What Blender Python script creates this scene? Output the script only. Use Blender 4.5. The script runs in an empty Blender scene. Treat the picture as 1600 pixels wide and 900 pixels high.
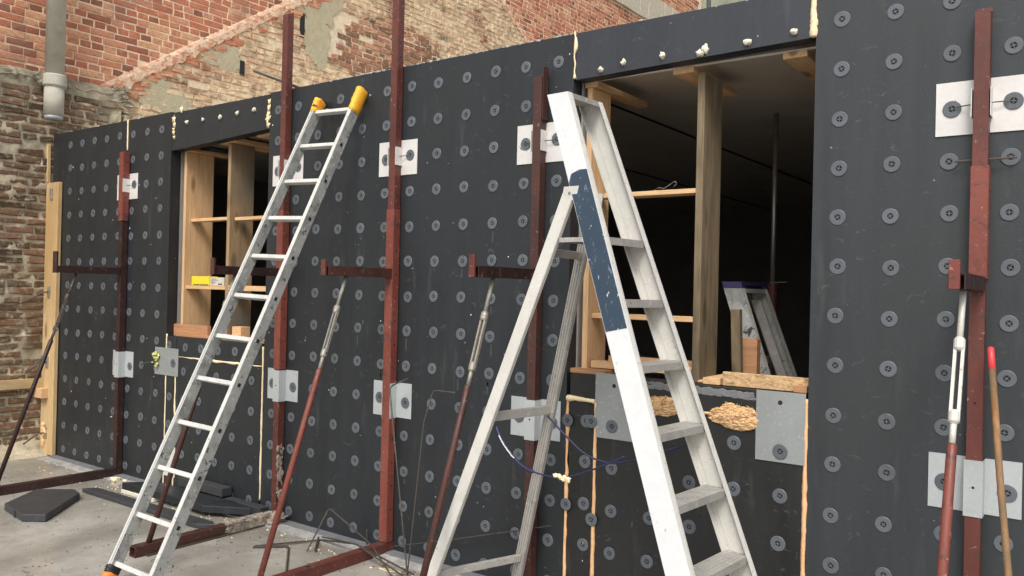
import bpy, bmesh, math, random
from mathutils import Vector, Matrix, noise
random.seed(7)
sc = bpy.context.scene
col = sc.collection
# ------------------------------------------------------------------ camera
cam_d = bpy.data.cameras.new("camera"); cam = bpy.data.objects.new("camera", cam_d); col.objects.link(cam)
R_ = Vector((0.80645525, 0.59083473, 0.02332915)); U_ = Vector((-0.01609574, -0.01750415, 0.99971723)); F_ = Vector((-0.59107601, 0.80660271, 0.00460639))
m = Matrix(((R_.x, U_.x, -F_.x, 0), (R_.y, U_.y, -F_.y, -3.4715), (R_.z, U_.z, -F_.z, 1.5136), (0, 0, 0, 1)))
cam.matrix_world = m
cam_d.sensor_width = 36; cam_d.lens = 1293.93 / 1600 * 36; cam_d.clip_start = .05; cam_d.clip_end = 2000
sc.camera = cam
# ------------------------------------------------------------------ light
w = bpy.data.worlds.new("World"); sc.world = w; w.use_nodes = True
nt = w.node_tree; bg = nt.nodes['Background']
sky = nt.nodes.new('ShaderNodeTexSky'); sky.sky_type = 'NISHITA'; sky.sun_disc = False
SUN_EL, SUN_AZ = 50, 155   # azimuth from north (+y), clockwise
sky.sun_elevation = math.radians(SUN_EL); sky.sun_rotation = math.radians(SUN_AZ)
sky.air_density = 1.0; sky.dust_density = 4; sky.ozone_density = 1
hs = nt.nodes.new('ShaderNodeHueSaturation'); hs.inputs['Saturation'].default_value = .40
nt.links.new(sky.outputs[0], hs.inputs['Color']); nt.links.new(hs.outputs[0], bg.inputs['Color'])
bg.inputs['Strength'].default_value = .14
sl = bpy.data.lights.new("sun", 'SUN'); sl.energy = 1.5; sl.angle = math.radians(20); sl.color = (1, .95, .87)
so = bpy.data.objects.new("sun", sl); col.objects.link(so)
a = math.radians(SUN_AZ); e = math.radians(SUN_EL)
sd = Vector((math.sin(a) * math.cos(e), math.cos(a) * math.cos(e), math.sin(e)))
so.rotation_euler = sd.to_track_quat('Z', 'Y').to_euler()
sc.view_settings.view_transform = 'Standard'; sc.view_settings.look = 'None'; sc.view_settings.gamma = 1
sc.view_settings.exposure = 0.52

# ------------------------------------------------------------------ materials
class G:
    def __init__(s, name, rough=.6, metal=0, spec=.5):
        s.m = bpy.data.materials.new(name); s.m.use_nodes = True; s.t = s.m.node_tree
        s.b = s.t.nodes['Principled BSDF']; s.b.inputs['Roughness'].default_value = rough
        s.b.inputs['Metallic'].default_value = metal; s.b.inputs['Specular IOR Level'].default_value = spec
        tc = s.t.nodes.new('ShaderNodeTexCoord'); s.pos = tc.outputs['Object']
    def lk(s, a, b): s.t.links.new(a, b)
    def scl(s, v, src=None):
        n = s.t.nodes.new('ShaderNodeMapping'); n.inputs['Scale'].default_value = v
        s.lk(src or s.pos, n.inputs['Vector']); return n.outputs[0]
    def noise(s, sc, det=4, ro=.6, v=None, dist=0):
        n = s.t.nodes.new('ShaderNodeTexNoise'); n.inputs['Scale'].default_value = sc; n.inputs['Detail'].default_value = det
        n.inputs['Roughness'].default_value = ro; n.inputs['Distortion'].default_value = dist
        s.lk(v or s.pos, n.inputs['Vector']); return n.outputs['Fac']
    def vor(s, sc, v=None, out='Distance'):
        n = s.t.nodes.new('ShaderNodeTexVoronoi'); n.inputs['Scale'].default_value = sc
        s.lk(v or s.pos, n.inputs['Vector']); return n.outputs[out]
    def ramp(s, f, stops, const=False):
        n = s.t.nodes.new('ShaderNodeValToRGB'); r = n.color_ramp
        if const: r.interpolation = 'CONSTANT'
        while len(r.elements) < len(stops): r.elements.new(.5)
        for el, (p, c) in zip(r.elements, stops):
            el.position = p
            if isinstance(c, (int, float)): c = (c, c, c)
            el.color = (*c, 1)
        s.lk(f, n.inputs[0]); return n.outputs[0]
    def mix(s, f, a, b, mode='MIX'):
        n = s.t.nodes.new('ShaderNodeMix'); n.data_type = 'RGBA'; n.blend_type = mode
        for v, i in ((f, 0), (a, 6), (b, 7)):
            if isinstance(v, (int, float)): n.inputs[i].default_value = v if i == 0 else (v, v, v, 1)
            elif isinstance(v, tuple): n.inputs[i].default_value = (*v, 1)
            else: s.lk(v, n.inputs[i])
        return n.outputs[2]
    def math(s, op, a, b=0.):
        n = s.t.nodes.new('ShaderNodeMath'); n.operation = op
        for v, i in ((a, 0), (b, 1)):
            if isinstance(v, (int, float)): n.inputs[i].default_value = v
            else: s.lk(v, n.inputs[i])
        return n.outputs[0]
    def color(s, c):
        if isinstance(c, tuple): s.b.inputs['Base Color'].default_value = (*c, 1)
        else: s.lk(c, s.b.inputs['Base Color'])
    def rough(s, c): s.lk(c, s.b.inputs['Roughness'])
    def bump(s, h, st=.3, d=.01):
        n = s.t.nodes.new('ShaderNodeBump'); n.inputs['Strength'].default_value = st; n.inputs['Distance'].default_value = d
        s.lk(h, n.inputs['Height']); s.lk(n.outputs[0], s.b.inputs['Normal'])
    def sep(s):
        n = s.t.nodes.new('ShaderNodeSeparateXYZ'); s.lk(s.pos, n.inputs[0]); return n.outputs
    def ell(s, ax, c, r, soft=.25, nz=.5):
        """1 inside a ragged ellipse around c with radii r in axes ax"""
        o = s.sep(); acc = None
        for k, cc, rr in zip(ax, c, r):
            d = s.math('DIVIDE', s.math('SUBTRACT', o[k], cc), rr); d = s.math('MULTIPLY', d, d)
            acc = d if acc is None else s.math('ADD', acc, d)
        acc = s.math('ADD', acc, s.math('MULTIPLY', s.math('SUBTRACT', s.noise(3.5, 5), .5), nz * 4))
        return s.ramp(acc, [(max(0, .75 - soft / 2), 1), (min(1, .75 + soft / 2), 0)])

def simple(name, c, rough=.6, metal=0, var=.25, sc=12, bump=.15):
    g = G(name, rough, metal)
    n = g.noise(sc, 5)
    g.color(g.mix(n, tuple(x * (1 - var) for x in c), tuple(min(1, x * (1 + var)) for x in c)))
    if bump: g.bump(g.noise(sc * 4, 4), bump, .003)
    return g.m

def eps_mat(name, base=(.0140, .0165, .0197), seed=0, wavy=0.):
    g = G(name, .5, 0, .5)
    st = g.noise(5, 5, .6, g.scl((1, 1, .10))); big = g.noise(1.2, 4, .6)
    fine = g.noise(26, 3, .7, g.scl((1, 1, .12)))
    c = g.mix(g.ramp(st, [(.3, 0), (.7, 1)]), tuple(x * .74 for x in base), tuple(x * 1.24 for x in base))
    c = g.mix(g.ramp(g.noise(11, 2, .4, g.scl((1, .3, .02))), [(.42, 0), (.58, .35)]), c, tuple(x * 1.35 for x in base))
    c = g.mix(g.ramp(fine, [(.35, 0), (.75, .5)]), c, tuple(x * 1.5 for x in base))
    c = g.mix(g.ramp(big, [(.42, 0), (.62, .55)]), c, (base[0] * 1.25, base[1] * 1.2, base[2] * 1.05))
    # dust scuffs and small chips
    sc_ = g.noise(14, 5, .75, g.scl((1, 1, 1.6)), 1.5)
    c = g.mix(g.ramp(sc_, [(.61, 0), (.68, .35)]), c, (.12, .125, .12))
    ch = g.vor(7.5); c = g.mix(g.ramp(ch, [(.02, 1), (.035, 0)]), c, (.25, .25, .23))
    run = g.noise(9, 3, .5, g.scl((1.4, 1, .25))); c = g.mix(g.ramp(run, [(.63, 0), (.72, .18)]), c, (.10, .10, .10))
    g.color(c)
    g.rough(g.ramp(g.noise(6, 5, .7, g.scl((1, 1, .4))), [(.3, .40), (.7, .62)]))
    h = g.mix(.5, g.noise(120, 3), g.noise(3, 3, .5, g.scl((1, 1, .06))))
    g.bump(h, .22, .006)
    return g.m
M = {}
M['eps'] = eps_mat('graphite_eps')
M['eps2'] = eps_mat('graphite_eps_lintel', (.0235, .027, .0345))
M['eps3'] = eps_mat('graphite_eps_dark', (.0115, .0125, .0125)); M['eps4'] = eps_mat('graphite_eps_right', (.0225, .0265, .0305))
M['eps_in'] = simple('eps_reveal', (.032, .033, .036), .75, 0, .3, 20)
M['eps_cut'] = eps_mat('eps_offcut', (.032, .033, .038))
M['white_eps'] = simple('white_eps', (.62, .58, .48), .9, 0, .2, 60, .4)
g = G('fastener_plastic', .45); oi = g.t.nodes.new('ShaderNodeObjectInfo').outputs['Random']; c = g.mix(oi, (.064, .073, .084), (.097, .109, .124)); c = g.mix(g.noise(40, 3), c, (.112, .125, .14))
c = g.mix(g.ramp(g.noise(9, 5, .7, g.scl((1, 1, 1), g.t.nodes.new('ShaderNodeNewGeometry').outputs['Position'])), [(.56, 0), (.66, .35)]), c, (.05, .052, .052))
g.color(c); M['disc'] = g.m
M['hole'] = simple('dark_void', (.012, .012, .012), .8, 0, .1, 10, 0)
g = G('fixing_metal', .45, .75); g.color(g.mix(g.noise(25, 4), (.30, .26, .22), (.5, .47, .43))); M['screw'] = g.m; M['nail'] = simple('rusty_nail', (.10, .08, .07), .5, .3)

def wood(name, a, b, ax, dark=(.20, .10, .045), knots=1., stain=None):
    g = G(name, .7, 0, .3)
    s = {'x': (.07, 1, 1), 'y': (1, .07, 1), 'z': (1, 1, .07)}[ax]
    gr = g.noise(22, 5, .6, g.scl(s), 1.2); fine = g.noise(140, 3, .6, g.scl(s))
    c = g.mix(g.ramp(gr, [(.3, 0), (.7, 1)]), a, b)
    c = g.mix(g.ramp(fine, [(.35, .35), (.6, 0)]), c, tuple(x * .6 for x in a))
    ks = {'x': (2.2, 7, 7), 'y': (7, 2.2, 7), 'z': (7, 7, 2.2)}[ax]
    k = g.vor(1, g.scl(ks)); c = g.mix(g.ramp(k, [(.10, .8 * knots), (.2, 0)]), c, dark)
    if stain: c = g.mix(g.ramp(g.noise(2.2, 5, .6, g.scl({'x': (.4, 1, 1), 'y': (1, .4, 1), 'z': (1, 1, .4)}[ax])), [(.44, 0), (.62, .9)]), c, stain)
    g.color(c); g.bump(fine, .25, .002); return g.m
PA, PB = (.58, .355, .18), (.73, .49, .275)
for ax in 'xyz':
    M['pine_' + ax] = wood('pine_' + ax, PA, PB, ax)
M['timber_form'] = wood('form_timber', (.50, .34, .17), (.66, .49, .27), 'z', stain=(.42, .27, .12))
M['timber_form_y'] = wood('form_timber_y', (.42, .30, .15), (.6, .44, .24), 'y')
M['pine_red'] = wood('pine_reddish', (.36, .18, .09), (.5, .27, .14), 'x')
M['old_wood'] = wood('weathered_post', (.13, .10, .062), (.29, .22, .135), 'z', (.06, .04, .025), 1., (.065, .052, .036))
M['stained_wood'] = wood('stained_board', (.26, .18, .10), (.42, .29, .16), 'z', (.12, .07, .03), .8, (.14, .13, .11))
M['grey_wood'] = wood('dusty_board', (.22, .17, .12), (.33, .25, .17), 'y', stain=(.2, .19, .17))
M['handle_wood'] = wood('broom_wood', (.20, .11, .05), (.36, .2, .09), 'z', stain=(.12, .09, .06))
g = G('osb', .75); v = g.noise(9, 2, .5, g.scl((1, 3, 3)), 3); vc = g.vor(55, g.scl((1, 1.6, 2)), 'Color')
c = g.mix(.5, g.ramp(g.noise(30, 4, .6, None, 2), [(.3, (.33, .19, .08)), (.7, (.66, .45, .24))]), g.mix(g.ramp(vc, [(.2, 0), (.9, 1)]), (.40, .24, .11), (.70, .50, .29)))
c = g.mix(g.ramp(v, [(.56, 0), (.66, .7)]), c, (.16, .09, .04)); g.color(c); g.bump(vc, .4, .004); M['osb'] = g.m

def steel(name, a, b, chips=.5, chipc=(.45, .40, .36), rough=.5):
    g = G(name, rough, 0, .5)
    c = g.mix(g.ramp(g.noise(5, 5, .65, g.scl((1, 1, .5))), [(.35, 0), (.65, 1)]), a, b)
    c = g.mix(g.ramp(g.noise(16, 5, .7, None, .6), [(.56, 0), (.64, .7)]), c, (.045, .03, .027))
    c = g.mix(g.ramp(g.noise(45, 5, .8), [(.62, 0), (.65, chips)]), c, chipc)
    g.color(c); g.rough(g.ramp(g.noise(20, 4), [(.3, rough - .1), (.7, rough + .18)])); g.bump(g.noise(60, 5), .3, .003); return g.m
M['red'] = steel('red_oxide_steel', (.080, .021, .015), (.132, .035, .025))
M['red_bright'] = steel('red_primer_steel', (.145, .034, .023), (.20, .053, .037))
M['red_dark'] = steel('dark_maroon_steel', (.017, .0065, .0055), (.036, .012, .010), .3)
M['red_brown'] = steel('brown_red_steel', (.044, .0155, .0115), (.078, .027, .020), .4)
M['red_crust'] = steel('red_steel_cement_crusted', (.09, .035, .027), (.15, .05, .038), 1., (.42, .37, .31), .75)
g = G('cement_crust', .9); g.color(g.ramp(g.noise(25, 5, .7), [(.3, (.13, .10, .08)), (.6, (.38, .33, .27))])); g.bump(g.noise(40, 5), 1, .01); M['crust'] = g.m; M['grit'] = simple('dark_grit', (.10, .088, .07), .9, 0, .5, 30, 0)
M['plate_warm'] = None
def galv(name, c, rough=.5, metal=.25):
    g = G(name, rough, metal)
    v = g.vor(70, None, 'Color'); n = g.noise(5, 5)
    cc = g.mix(g.ramp(v, [(0, 0), (1, .35)]), c, tuple(x * .82 for x in c))
    cc = g.mix(g.ramp(n, [(.45, 0), (.7, .4)]), cc, tuple(x * .75 for x in c))
    cc = g.mix(g.ramp(g.noise(60, 4, .8), [(.62, 0), (.65, .5)]), cc, (.66, .66, .62))
    g.color(cc); g.rough(g.ramp(g.noise(8, 3), [(.3, rough - .1), (.7, rough + .1)])); return g.m
M['plate_warm'] = galv('galvanised_clean', (.65, .635, .61), .5, .1)
M['plate'] = galv('galvanised_plate', (.46, .49, .495), .45, .2)
M['plate_dull'] = galv('galvanised_dull', (.30, .32, .32), .5, .25)
def alu(name, c, metal, dirt, rough=.45, spot=(.10, .10, .09), sc=1.):
    g = G(name, rough, metal)
    cc = g.mix(g.noise(4, 4), tuple(x * .9 for x in c), c)
    cc = g.mix(g.ramp(g.noise(9 * sc, 6, .72, None, .8), [(.46, 0), (.60, dirt)]), cc, tuple(x * .5 for x in c))
    cc = g.mix(g.ramp(g.noise(24 * sc, 5, .75, None, .5), [(.655 - .085 * dirt, 0), (.685 - .085 * dirt, min(1, .3 + dirt * 1.5))]), cc, spot)
    cc = g.mix(g.ramp(g.noise(34, 5, .75, None, .3), [(.60, 0), (.63, .3 + .5 * min(1, dirt))]), cc, (.72, .72, .69))
    g.color(cc); g.rough(g.ramp(g.noise(15, 4), [(.3, rough - .08), (.7, rough + .15)])); return g.m
M['alu_white'] = alu('white_painted_aluminium', (.69, .70, .71), 0, .09, .4)
M['alu'] = alu('aluminium_dusty', (.64, .63, .59), .15, .15)
M['alu_cream'] = alu('aluminium_cream_dust', (.62, .605, .56), .05, .14, .55, (.14, .12, .10))
M['alu_tread'] = alu('aluminium_dirty_tread', (.42, .405, .375), .2, .28, .5, (.12, .11, .10))
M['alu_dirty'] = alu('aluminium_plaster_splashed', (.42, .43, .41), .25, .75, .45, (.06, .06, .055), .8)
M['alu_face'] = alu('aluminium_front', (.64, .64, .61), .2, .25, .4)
g = G('blue_tape_scratched', .45); c = g.mix(g.noise(6, 4), (.020, .038, .064), (.033, .058, .090))
s1 = g.noise(40, 6, .8, g.scl((1, 1, .5)), 1.2); c = g.mix(g.ramp(s1, [(.60, 0), (.64, .6)]), c, (.30, .34, .38))
c = g.mix(g.ramp(g.noise(38, 4, .6, None, .5), [(.66, 0), (.68, .9)]), c, (.6, .62, .66)); g.color(c); M['blue'] = g.m
M['orange'] = simple('orange_tape', (.80, .20, .03), .5, 0, .2, 20)
g = G('amber_tape', .5); g.color(g.ramp(g.noise(12, 3, .5, g.scl((1, 1, 1))), [(.35, (.80, .30, .02)), (.62, (.80, .46, .03))])); g.bump(g.noise(25, 3), .6, .006); M['amber'] = g.m
M['dust'] = simple('dust_run', (.042, .045, .045), .8, 0, .5, 60, .1)
M['rubber'] = simple('black_rubber', (.012, .012, .013), .55, 0, .3, 20)
M['foam'] = simple('cream_foam', (.80, .66, .42), .85, 0, .15, 60, .6)
M['foam_white'] = simple('white_foam', (.74, .69, .56), .8, 0, .08, 60, .5)
M['foam_pink'] = simple('orange_foam_joint', (.72, .43, .22), .85, 0, .2, 60, .6)
M['nest'] = simple('rough_cut_foam', (.70, .46, .24), .9, 0, .35, 60, .8); M['nest_dark'] = simple('rough_cut_foam_shadowed', (.40, .24, .12), .9, 0, .35, 60, .8)
M['yellow'] = simple('yellow_carton', (.70, .58, .03), .45, 0, .1, 8, .05)
M['paper'] = simple('white_carton', (.55, .50, .42), .7, 0, .2, 30, .1)
M['ink'] = simple('print_ink', (.05, .045, .05), .7, 0, .2, 30, 0)
M['rebar'] = steel('rebar_steel', (.035, .033, .027), (.07, .062, .05), .25)
M['rope'] = simple('navy_cord', (.014, .018, .062), .5, 0, .3, 60)
M['rope_light'] = simple('cord_frayed_white', (.6, .6, .6), .6, 0, .2, 60)
M['pinkcap'] = simple('coral_cap', (.62, .05, .055), .4, 0, .1, 8, .05)
M['purple'] = simple('purple_cap', (.03, .026, .085), .5, 0, .8, 60)
M['glue'] = simple('green_yellow_foam', (.50, .50, .18), .7, 0, .5, 50, .5)
M['turnbuckle_dark'] = alu('turnbuckle_rusty', (.10, .085, .07), .3, .5, .6, (.03, .02, .02))
M['turnbuckle_pale'] = alu('turnbuckle_pale', (.62, .60, .54), .2, .25, .5, (.2, .17, .13))
M['turnbuckle'] = alu('turnbuckle_zinc', (.33, .31, .265), .4, .5, .5, (.10, .08, .06))
g = G('pipe_cement', .85); c = g.ramp(g.noise(7, 5, .65), [(.3, (.34, .325, .265)), (.7, (.47, .45, .385))])
c = g.mix(g.ramp(g.noise(30, 5, .8), [(.66, 0), (.71, .6)]), c, (.6, .58, .52)); c = g.mix(g.ramp(g.noise(18, 5, .7), [(.6, 0), (.7, .5)]), c, (.17, .17, .13)); g.color(c); g.bump(g.noise(50, 4), .3, .003); M['pipe'] = g.m
# floor
g = G('wet_concrete', .5, 0, .5)
n1 = g.noise(1.1, 6, .6, None, .4); n2 = g.noise(8, 6, .7); n3 = g.noise(45, 5, .75)
c = g.ramp(n1, [(.36, (.225, .21, .18)), (.5, (.31, .295, .262)), (.64, (.40, .385, .35))])
c = g.mix(g.ramp(n2, [(.35, .45), (.6, 0)]), c, (.215, .195, .16)); c = g.mix(g.ramp(n3, [(.57, 0), (.66, .5)]), c, (.15, .135, .115))
c = g.mix(g.ramp(g.noise(16, 6, .8, None, 1), [(.60, 0), (.64, .8)]), c, (.10, .09, .075)); c = g.mix(g.ramp(g.vor(9), [(.03, .8), (.06, 0)]), c, (.55, .52, .46))
g.color(c); g.rough(g.ramp(g.noise(1.3, 5, .6, None, .5), [(.38, .12), (.5, .38), (.64, .65)])); g.bump(g.mix(.5, n3, n2), .22, .006); M['floor'] = g.m
g = G('cement_strip', .75); c = g.ramp(g.noise(9, 6, .7), [(.35, (.22, .22, .22)), (.6, (.42, .41, .38))]); c = g.mix(g.ramp(g.noise(50, 5, .8), [(.58, 0), (.66, .7)]), c, (.12, .11, .10)); g.color(c); g.bump(g.noise(40, 5), .5, .006); M['strip'] = g.m
M['strip_grey'] = simple('bitumen_strip', (.165, .17, .178), .6, 0, .35, 25, .4)
g = G('slab_soffit', .85); c = g.ramp(g.noise(3, 5), [(.3, (.50, .46, .39)), (.7, (.62, .57, .49))]); g.color(c); g.bump(g.noise(20, 4), .3, .01); M['soffit'] = g.m
M['concrete'] = simple('raw_concrete', (.30, .285, .26), .85, 0, .25, 10, .5)
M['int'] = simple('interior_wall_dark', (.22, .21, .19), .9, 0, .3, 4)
# brickwork
def brick_mat(name, tones, dust, dustamt, extra=None):
    g = G(name, .85, 0, .25)
    at = g.t.nodes.new('ShaderNodeAttribute'); at.attribute_name = 'tone'
    n = len(tones); c = g.ramp(at.outputs['Fac'], [(i / (n - 1), t) for i, t in enumerate(tones)])
    c = g.mix(g.ramp(g.noise(30, 5, .7), [(.35, .45), (.6, 0)]), c, tuple(x * .55 for x in tones[0]))
    pos = g.t.nodes.new('ShaderNodeNewGeometry').outputs['Position']; g.pos = pos
    c = g.mix(g.ramp(g.noise(22, 6, .8), [(.54, 0), (.68, dustamt)]), c, dust)
    if extra: c = extra(g, c)
    g.color(c); g.bump(g.noise(55, 5, .7), .5, .006); return g.m
def mortar_mat(name, a, b, extra=None):
    g = G(name, .95, 0, .2); g.pos = g.t.nodes.new('ShaderNodeNewGeometry').outputs['Position']
    c = g.ramp(g.noise(14, 6, .7), [(.3, a), (.7, b)])
    if extra: c = extra(g, c)
    g.color(c); g.bump(g.noise(45, 6, .75), .8, .012); return g.m
def ex_A(g, c):
    # soot band above the ledge and a few smudges (fixed staining)
    c = g.mix(g.ramp(g.noise(2.2, 5, .6), [(.55, 0), (.72, .45)]), c, (.20, .13, .10))
    return c
def ex_B(g, c):
    c = g.mix(g.ramp(g.noise(3.0, 6, .7), [(.52, 0), (.64, .8)]), c, (.31, .27, .19))
    c = g.mix(g.ramp(g.noise(7, 6, .75), [(.60, 0), (.68, .8)]), c, (.52, .48, .40))
    o = g.sep(); hi = g.ramp(g.math('ADD', g.math('MULTIPLY', o[2], .25), g.math('MULTIPLY', g.math('SUBTRACT', g.noise(4, 4), .5), .35)), [(.74, 0), (.86, .6)])
    return g.mix(hi, c, (.085, .08, .06))
def ex_C(g, c):
    red = g.ell((1, 2), (4.3, 3.95 + .55), (1.6, .55))
    cream = g.ramp(g.noise(2.6, 7, .72, g.scl((1, .6, 1))), [(.37, 0), (.52, .95)])
    cream = g.mix(red, cream, 0.05)
    c = g.mix(g.math('MULTIPLY', cream, .88), c, g.ramp(g.noise(12, 5, .7), [(.3, (.40, .28, .16)), (.65, (.80, .66, .45))]))
    yel = g.ramp(g.noise(3.4, 5, .7), [(.62, 0), (.7, .7)]); c = g.mix(yel, c, (.50, .45, .29))
    c = g.mix(g.ramp(g.noise(2.0, 5, .7), [(.60, 0), (.70, .5)]), c, (.10, .075, .06))
    return c
M['brA'] = brick_mat('brick_pink', [(.22, .095, .06), (.42, .15, .085), (.50, .185, .105), (.54, .24, .145), (.62, .35, .20)], (.64, .42, .31), .3, ex_A)
M['brB'] = brick_mat('brick_dark_old', [(.085, .055, .034), (.14, .085, .050), (.18, .105, .064), (.23, .125, .078)], (.44, .385, .27), .85, ex_B)
M['brC'] = brick_mat('brick_whitewashed', [(.14, .075, .045), (.28, .125, .075), (.40, .175, .105), (.50, .27, .16)], (.60, .50, .37), .7, ex_C)
M['moA'] = mortar_mat('mortar_salmon', (.72, .54, .37), (.82, .68, .50), ex_A)
M['moB'] = mortar_mat('mortar_old', (.33, .29, .20), (.58, .51, .38), ex_B)
M['moC'] = mortar_mat('mortar_limewash', (.56, .45, .31), (.80, .69, .52), ex_C)
def ex_S(g, c):
    c = g.mix(g.ramp(g.noise(9, 4, .6, g.scl((1, 1, 2.2))), [(.50, 0), (.56, .85)]), c, (.46, .185, .105))
    return g.mix(g.ramp(g.noise(20, 5, .7), [(.56, 0), (.64, .6)]), c, (.78, .66, .50))
M['scar'] = mortar_mat('roof_scar_mortar', (.50, .34, .23), (.70, .53, .39), ex_S)
M['plaster'] = mortar_mat('cement_patch', (.36, .32, .22), (.48, .43, .30))
M['band'] = mortar_mat('concrete_band', (.40, .36, .28), (.56, .50, .40))
g = G('mossy_render', .9); c = g.ramp(g.noise(1.6, 6, .7), [(.3, (.12, .13, .11)), (.5, (.24, .25, .18)), (.68, (.34, .32, .25))]); g.color(c); M['moss'] = g.m
M['downpipe'] = simple('dark_downpipe', (.06, .07, .075), .5)

# ------------------------------------------------------------------ mesh helpers
class B:
    def __init__(s): s.v = []; s.f = []; s.mi = []; s.tone = None
    def add(s, vs, fs, mi=0):
        n = len(s.v); s.v += [Vector(v) for v in vs]; s.f += [tuple(n + i for i in f) for f in fs]; s.mi += [mi] * len(fs); return s
    def box(s, x0, x1, y0, y1, z0, z1, mi=0):
        return s.hexa([(x0, y0, z0), (x1, y0, z0), (x1, y1, z0), (x0, y1, z0)], [(x0, y0, z1), (x1, y0, z1), (x1, y1, z1), (x0, y1, z1)], mi)
    def hexa(s, a, b, mi=0):
        return s.add(list(a) + list(b), [(3, 2, 1, 0), (4, 5, 6, 7), (0, 1, 5, 4), (1, 2, 6, 5), (2, 3, 7, 6), (3, 0, 4, 7)], mi)
    def bar(s, p0, p1, a, b, mi=0):
        """box whose section is spanned by vectors a and b from the edge line p0-p1"""
        p0, p1, a, b = map(Vector, (p0, p1, a, b))
        return s.hexa([p0, p0 + a, p0 + a + b, p0 + b], [p1, p1 + a, p1 + a + b, p1 + b], mi)
    def tube(s, pts, r, n=8, mi=0, jit=0, caps=True):
        pts = [Vector(p) for p in pts]; rs = r if isinstance(r, (list, tuple)) else [r] * len(pts)
        vs = []; up = None
        for i, p in enumerate(pts):
            t = (pts[min(i + 1, len(pts) - 1)] - pts[max(i - 1, 0)]).normalized()
            if up is None: up = t.orthogonal().normalized()
            up = (up - t * up.dot(t)).normalized(); sd_ = t.cross(up)
            for k in range(n):
                an = 2 * math.pi * k / n; q = rs[i] * (1 + random.uniform(-jit, jit))
                vs.append(p + (up * math.cos(an) + sd_ * math.sin(an)) * q)
        fs = [(i * n + k, i * n + (k + 1) % n, (i + 1) * n + (k + 1) % n, (i + 1) * n + k) for i in range(len(pts) - 1) for k in range(n)]
        if caps: fs += [tuple(range(n))[::-1], tuple((len(pts) - 1) * n + k for k in range(n))]
        return s.add(vs, fs, mi)
    def blob(s, c, r, seed=0, mi=0, sub=2, am=.5):
        bm = bmesh.new(); bmesh.ops.create_icosphere(bm, subdivisions=sub, radius=1)
        r = Vector(r); c = Vector(c); bm.verts.ensure_lookup_table()
        vs = [c + Vector((v.co.x * r.x, v.co.y * r.y, v.co.z * r.z)) * (1 + am * noise.noise(v.co * 1.6 + Vector((seed * 3.1, seed, 0)))) for v in bm.verts]
        fs = [tuple(v.index for v in f.verts) for f in bm.faces]; bm.free(); return s.add(vs, fs, mi)
    def prism(s, pts, z0, z1, mi=0, jit=0):
        """vertical prism over a plan polygon"""
        n = len(pts); vs = [(x, y, z0) for x, y in pts] + [(x + random.uniform(-jit, jit), y + random.uniform(-jit, jit), z1) for x, y in pts]
        return s.add(vs, [tuple(range(n))[::-1], tuple(range(n, 2 * n))] + [(i, (i + 1) % n, n + (i + 1) % n, n + i) for i in range(n)], mi)
    def mesh(s, name, mats, bevel=0, smooth=False):
        me = bpy.data.meshes.new(name); me.from_pydata(s.v, [], s.f)
        for mm in (mats if isinstance(mats, (list, tuple)) else [mats]): me.materials.append(mm)
        for p, i in zip(me.polygons, s.mi): p.material_index = i
        if s.tone is not None:
            at = me.attributes.new('tone', 'FLOAT', 'POINT'); at.data.foreach_set('value', s.tone)
        if bevel:
            bm = bmesh.new(); bm.from_mesh(me)
            bmesh.ops.bevel(bm, geom=[e_ for e_ in bm.edges if e_.is_manifold and e_.calc_face_angle(0) > .6], offset=bevel, segments=1, affect='EDGES')
            bm.to_mesh(me); bm.free()
        bm = bmesh.new(); bm.from_mesh(me); bmesh.ops.recalc_face_normals(bm, faces=bm.faces); bm.to_mesh(me); bm.free()
        if smooth:
            for p in me.polygons: p.use_smooth = True
        return me
    def obj(s, name, mats, parent=None, bevel=0, smooth=False):
        o = bpy.data.objects.new(name, s.mesh(name, mats, bevel, smooth)); col.objects.link(o)
        if parent: par(o, parent)
        return o
def par(o, p): o.parent = p; o.matrix_parent_inverse = Matrix.Translation(-p.location)
def thing(name, label, cat, loc, group=None):
    o = bpy.data.objects.new(name, None); col.objects.link(o); o.location = loc; o.empty_display_size = .1
    o['label'] = label; o['category'] = cat
    if group: o['group'] = group
    return o
def tag(o, label, cat, group=None):
    o['label'] = label; o['category'] = cat
    if group: o['group'] = group
    return o
def struct(o): o['kind'] = 'structure'; return o
def rnd(a, b): return random.uniform(a, b)

# ------------------------------------------------------------------ setting
b = B(); b.add([(-400, -400, 0), (400, -400, 0), (400, 400, 0), (-400, 400, 0)], [(0, 1, 2, 3)]); struct(b.obj('ground', M['floor']))
b = B(); n = 90
for k in range(n):
    x0 = -7.38 + k * .12; x1 = x0 + .12
    b.box(x0, x1, -.155 + .012 * noise.noise(Vector((x0 * 3, 0, 0))), -.068, .0, .006 + .004 * noise.noise(Vector((x0 * 5, 1, 0))))
struct(b.obj('cement_strip', M['strip']))
struct(B().box(-7.38, 3.4, -.066, -.001, 0, .012).obj('membrane_strip', M['strip_grey']))
# interior shell behind the openings
struct(B().box(-7.5, 3.4, .325, 7.2, 2.64, 2.79).obj('ceiling', M['soffit']))
b = B()
for x in (-3.6, -2.45, -1.2, .0, 1.2): b.box(x, x + .016, .45, 7.1, 2.632, 2.6395)
j = b.obj('ceiling_joint', M['hole'], None); struct(j)
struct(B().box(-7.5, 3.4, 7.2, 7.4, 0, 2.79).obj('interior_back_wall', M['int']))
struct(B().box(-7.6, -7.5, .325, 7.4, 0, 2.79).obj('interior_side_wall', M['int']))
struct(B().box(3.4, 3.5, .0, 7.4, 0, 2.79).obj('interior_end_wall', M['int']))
struct(B().box(-7.5, 3.4, .4, 7.2, .004, .01).obj('interior_floor', M['concrete']))

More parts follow.
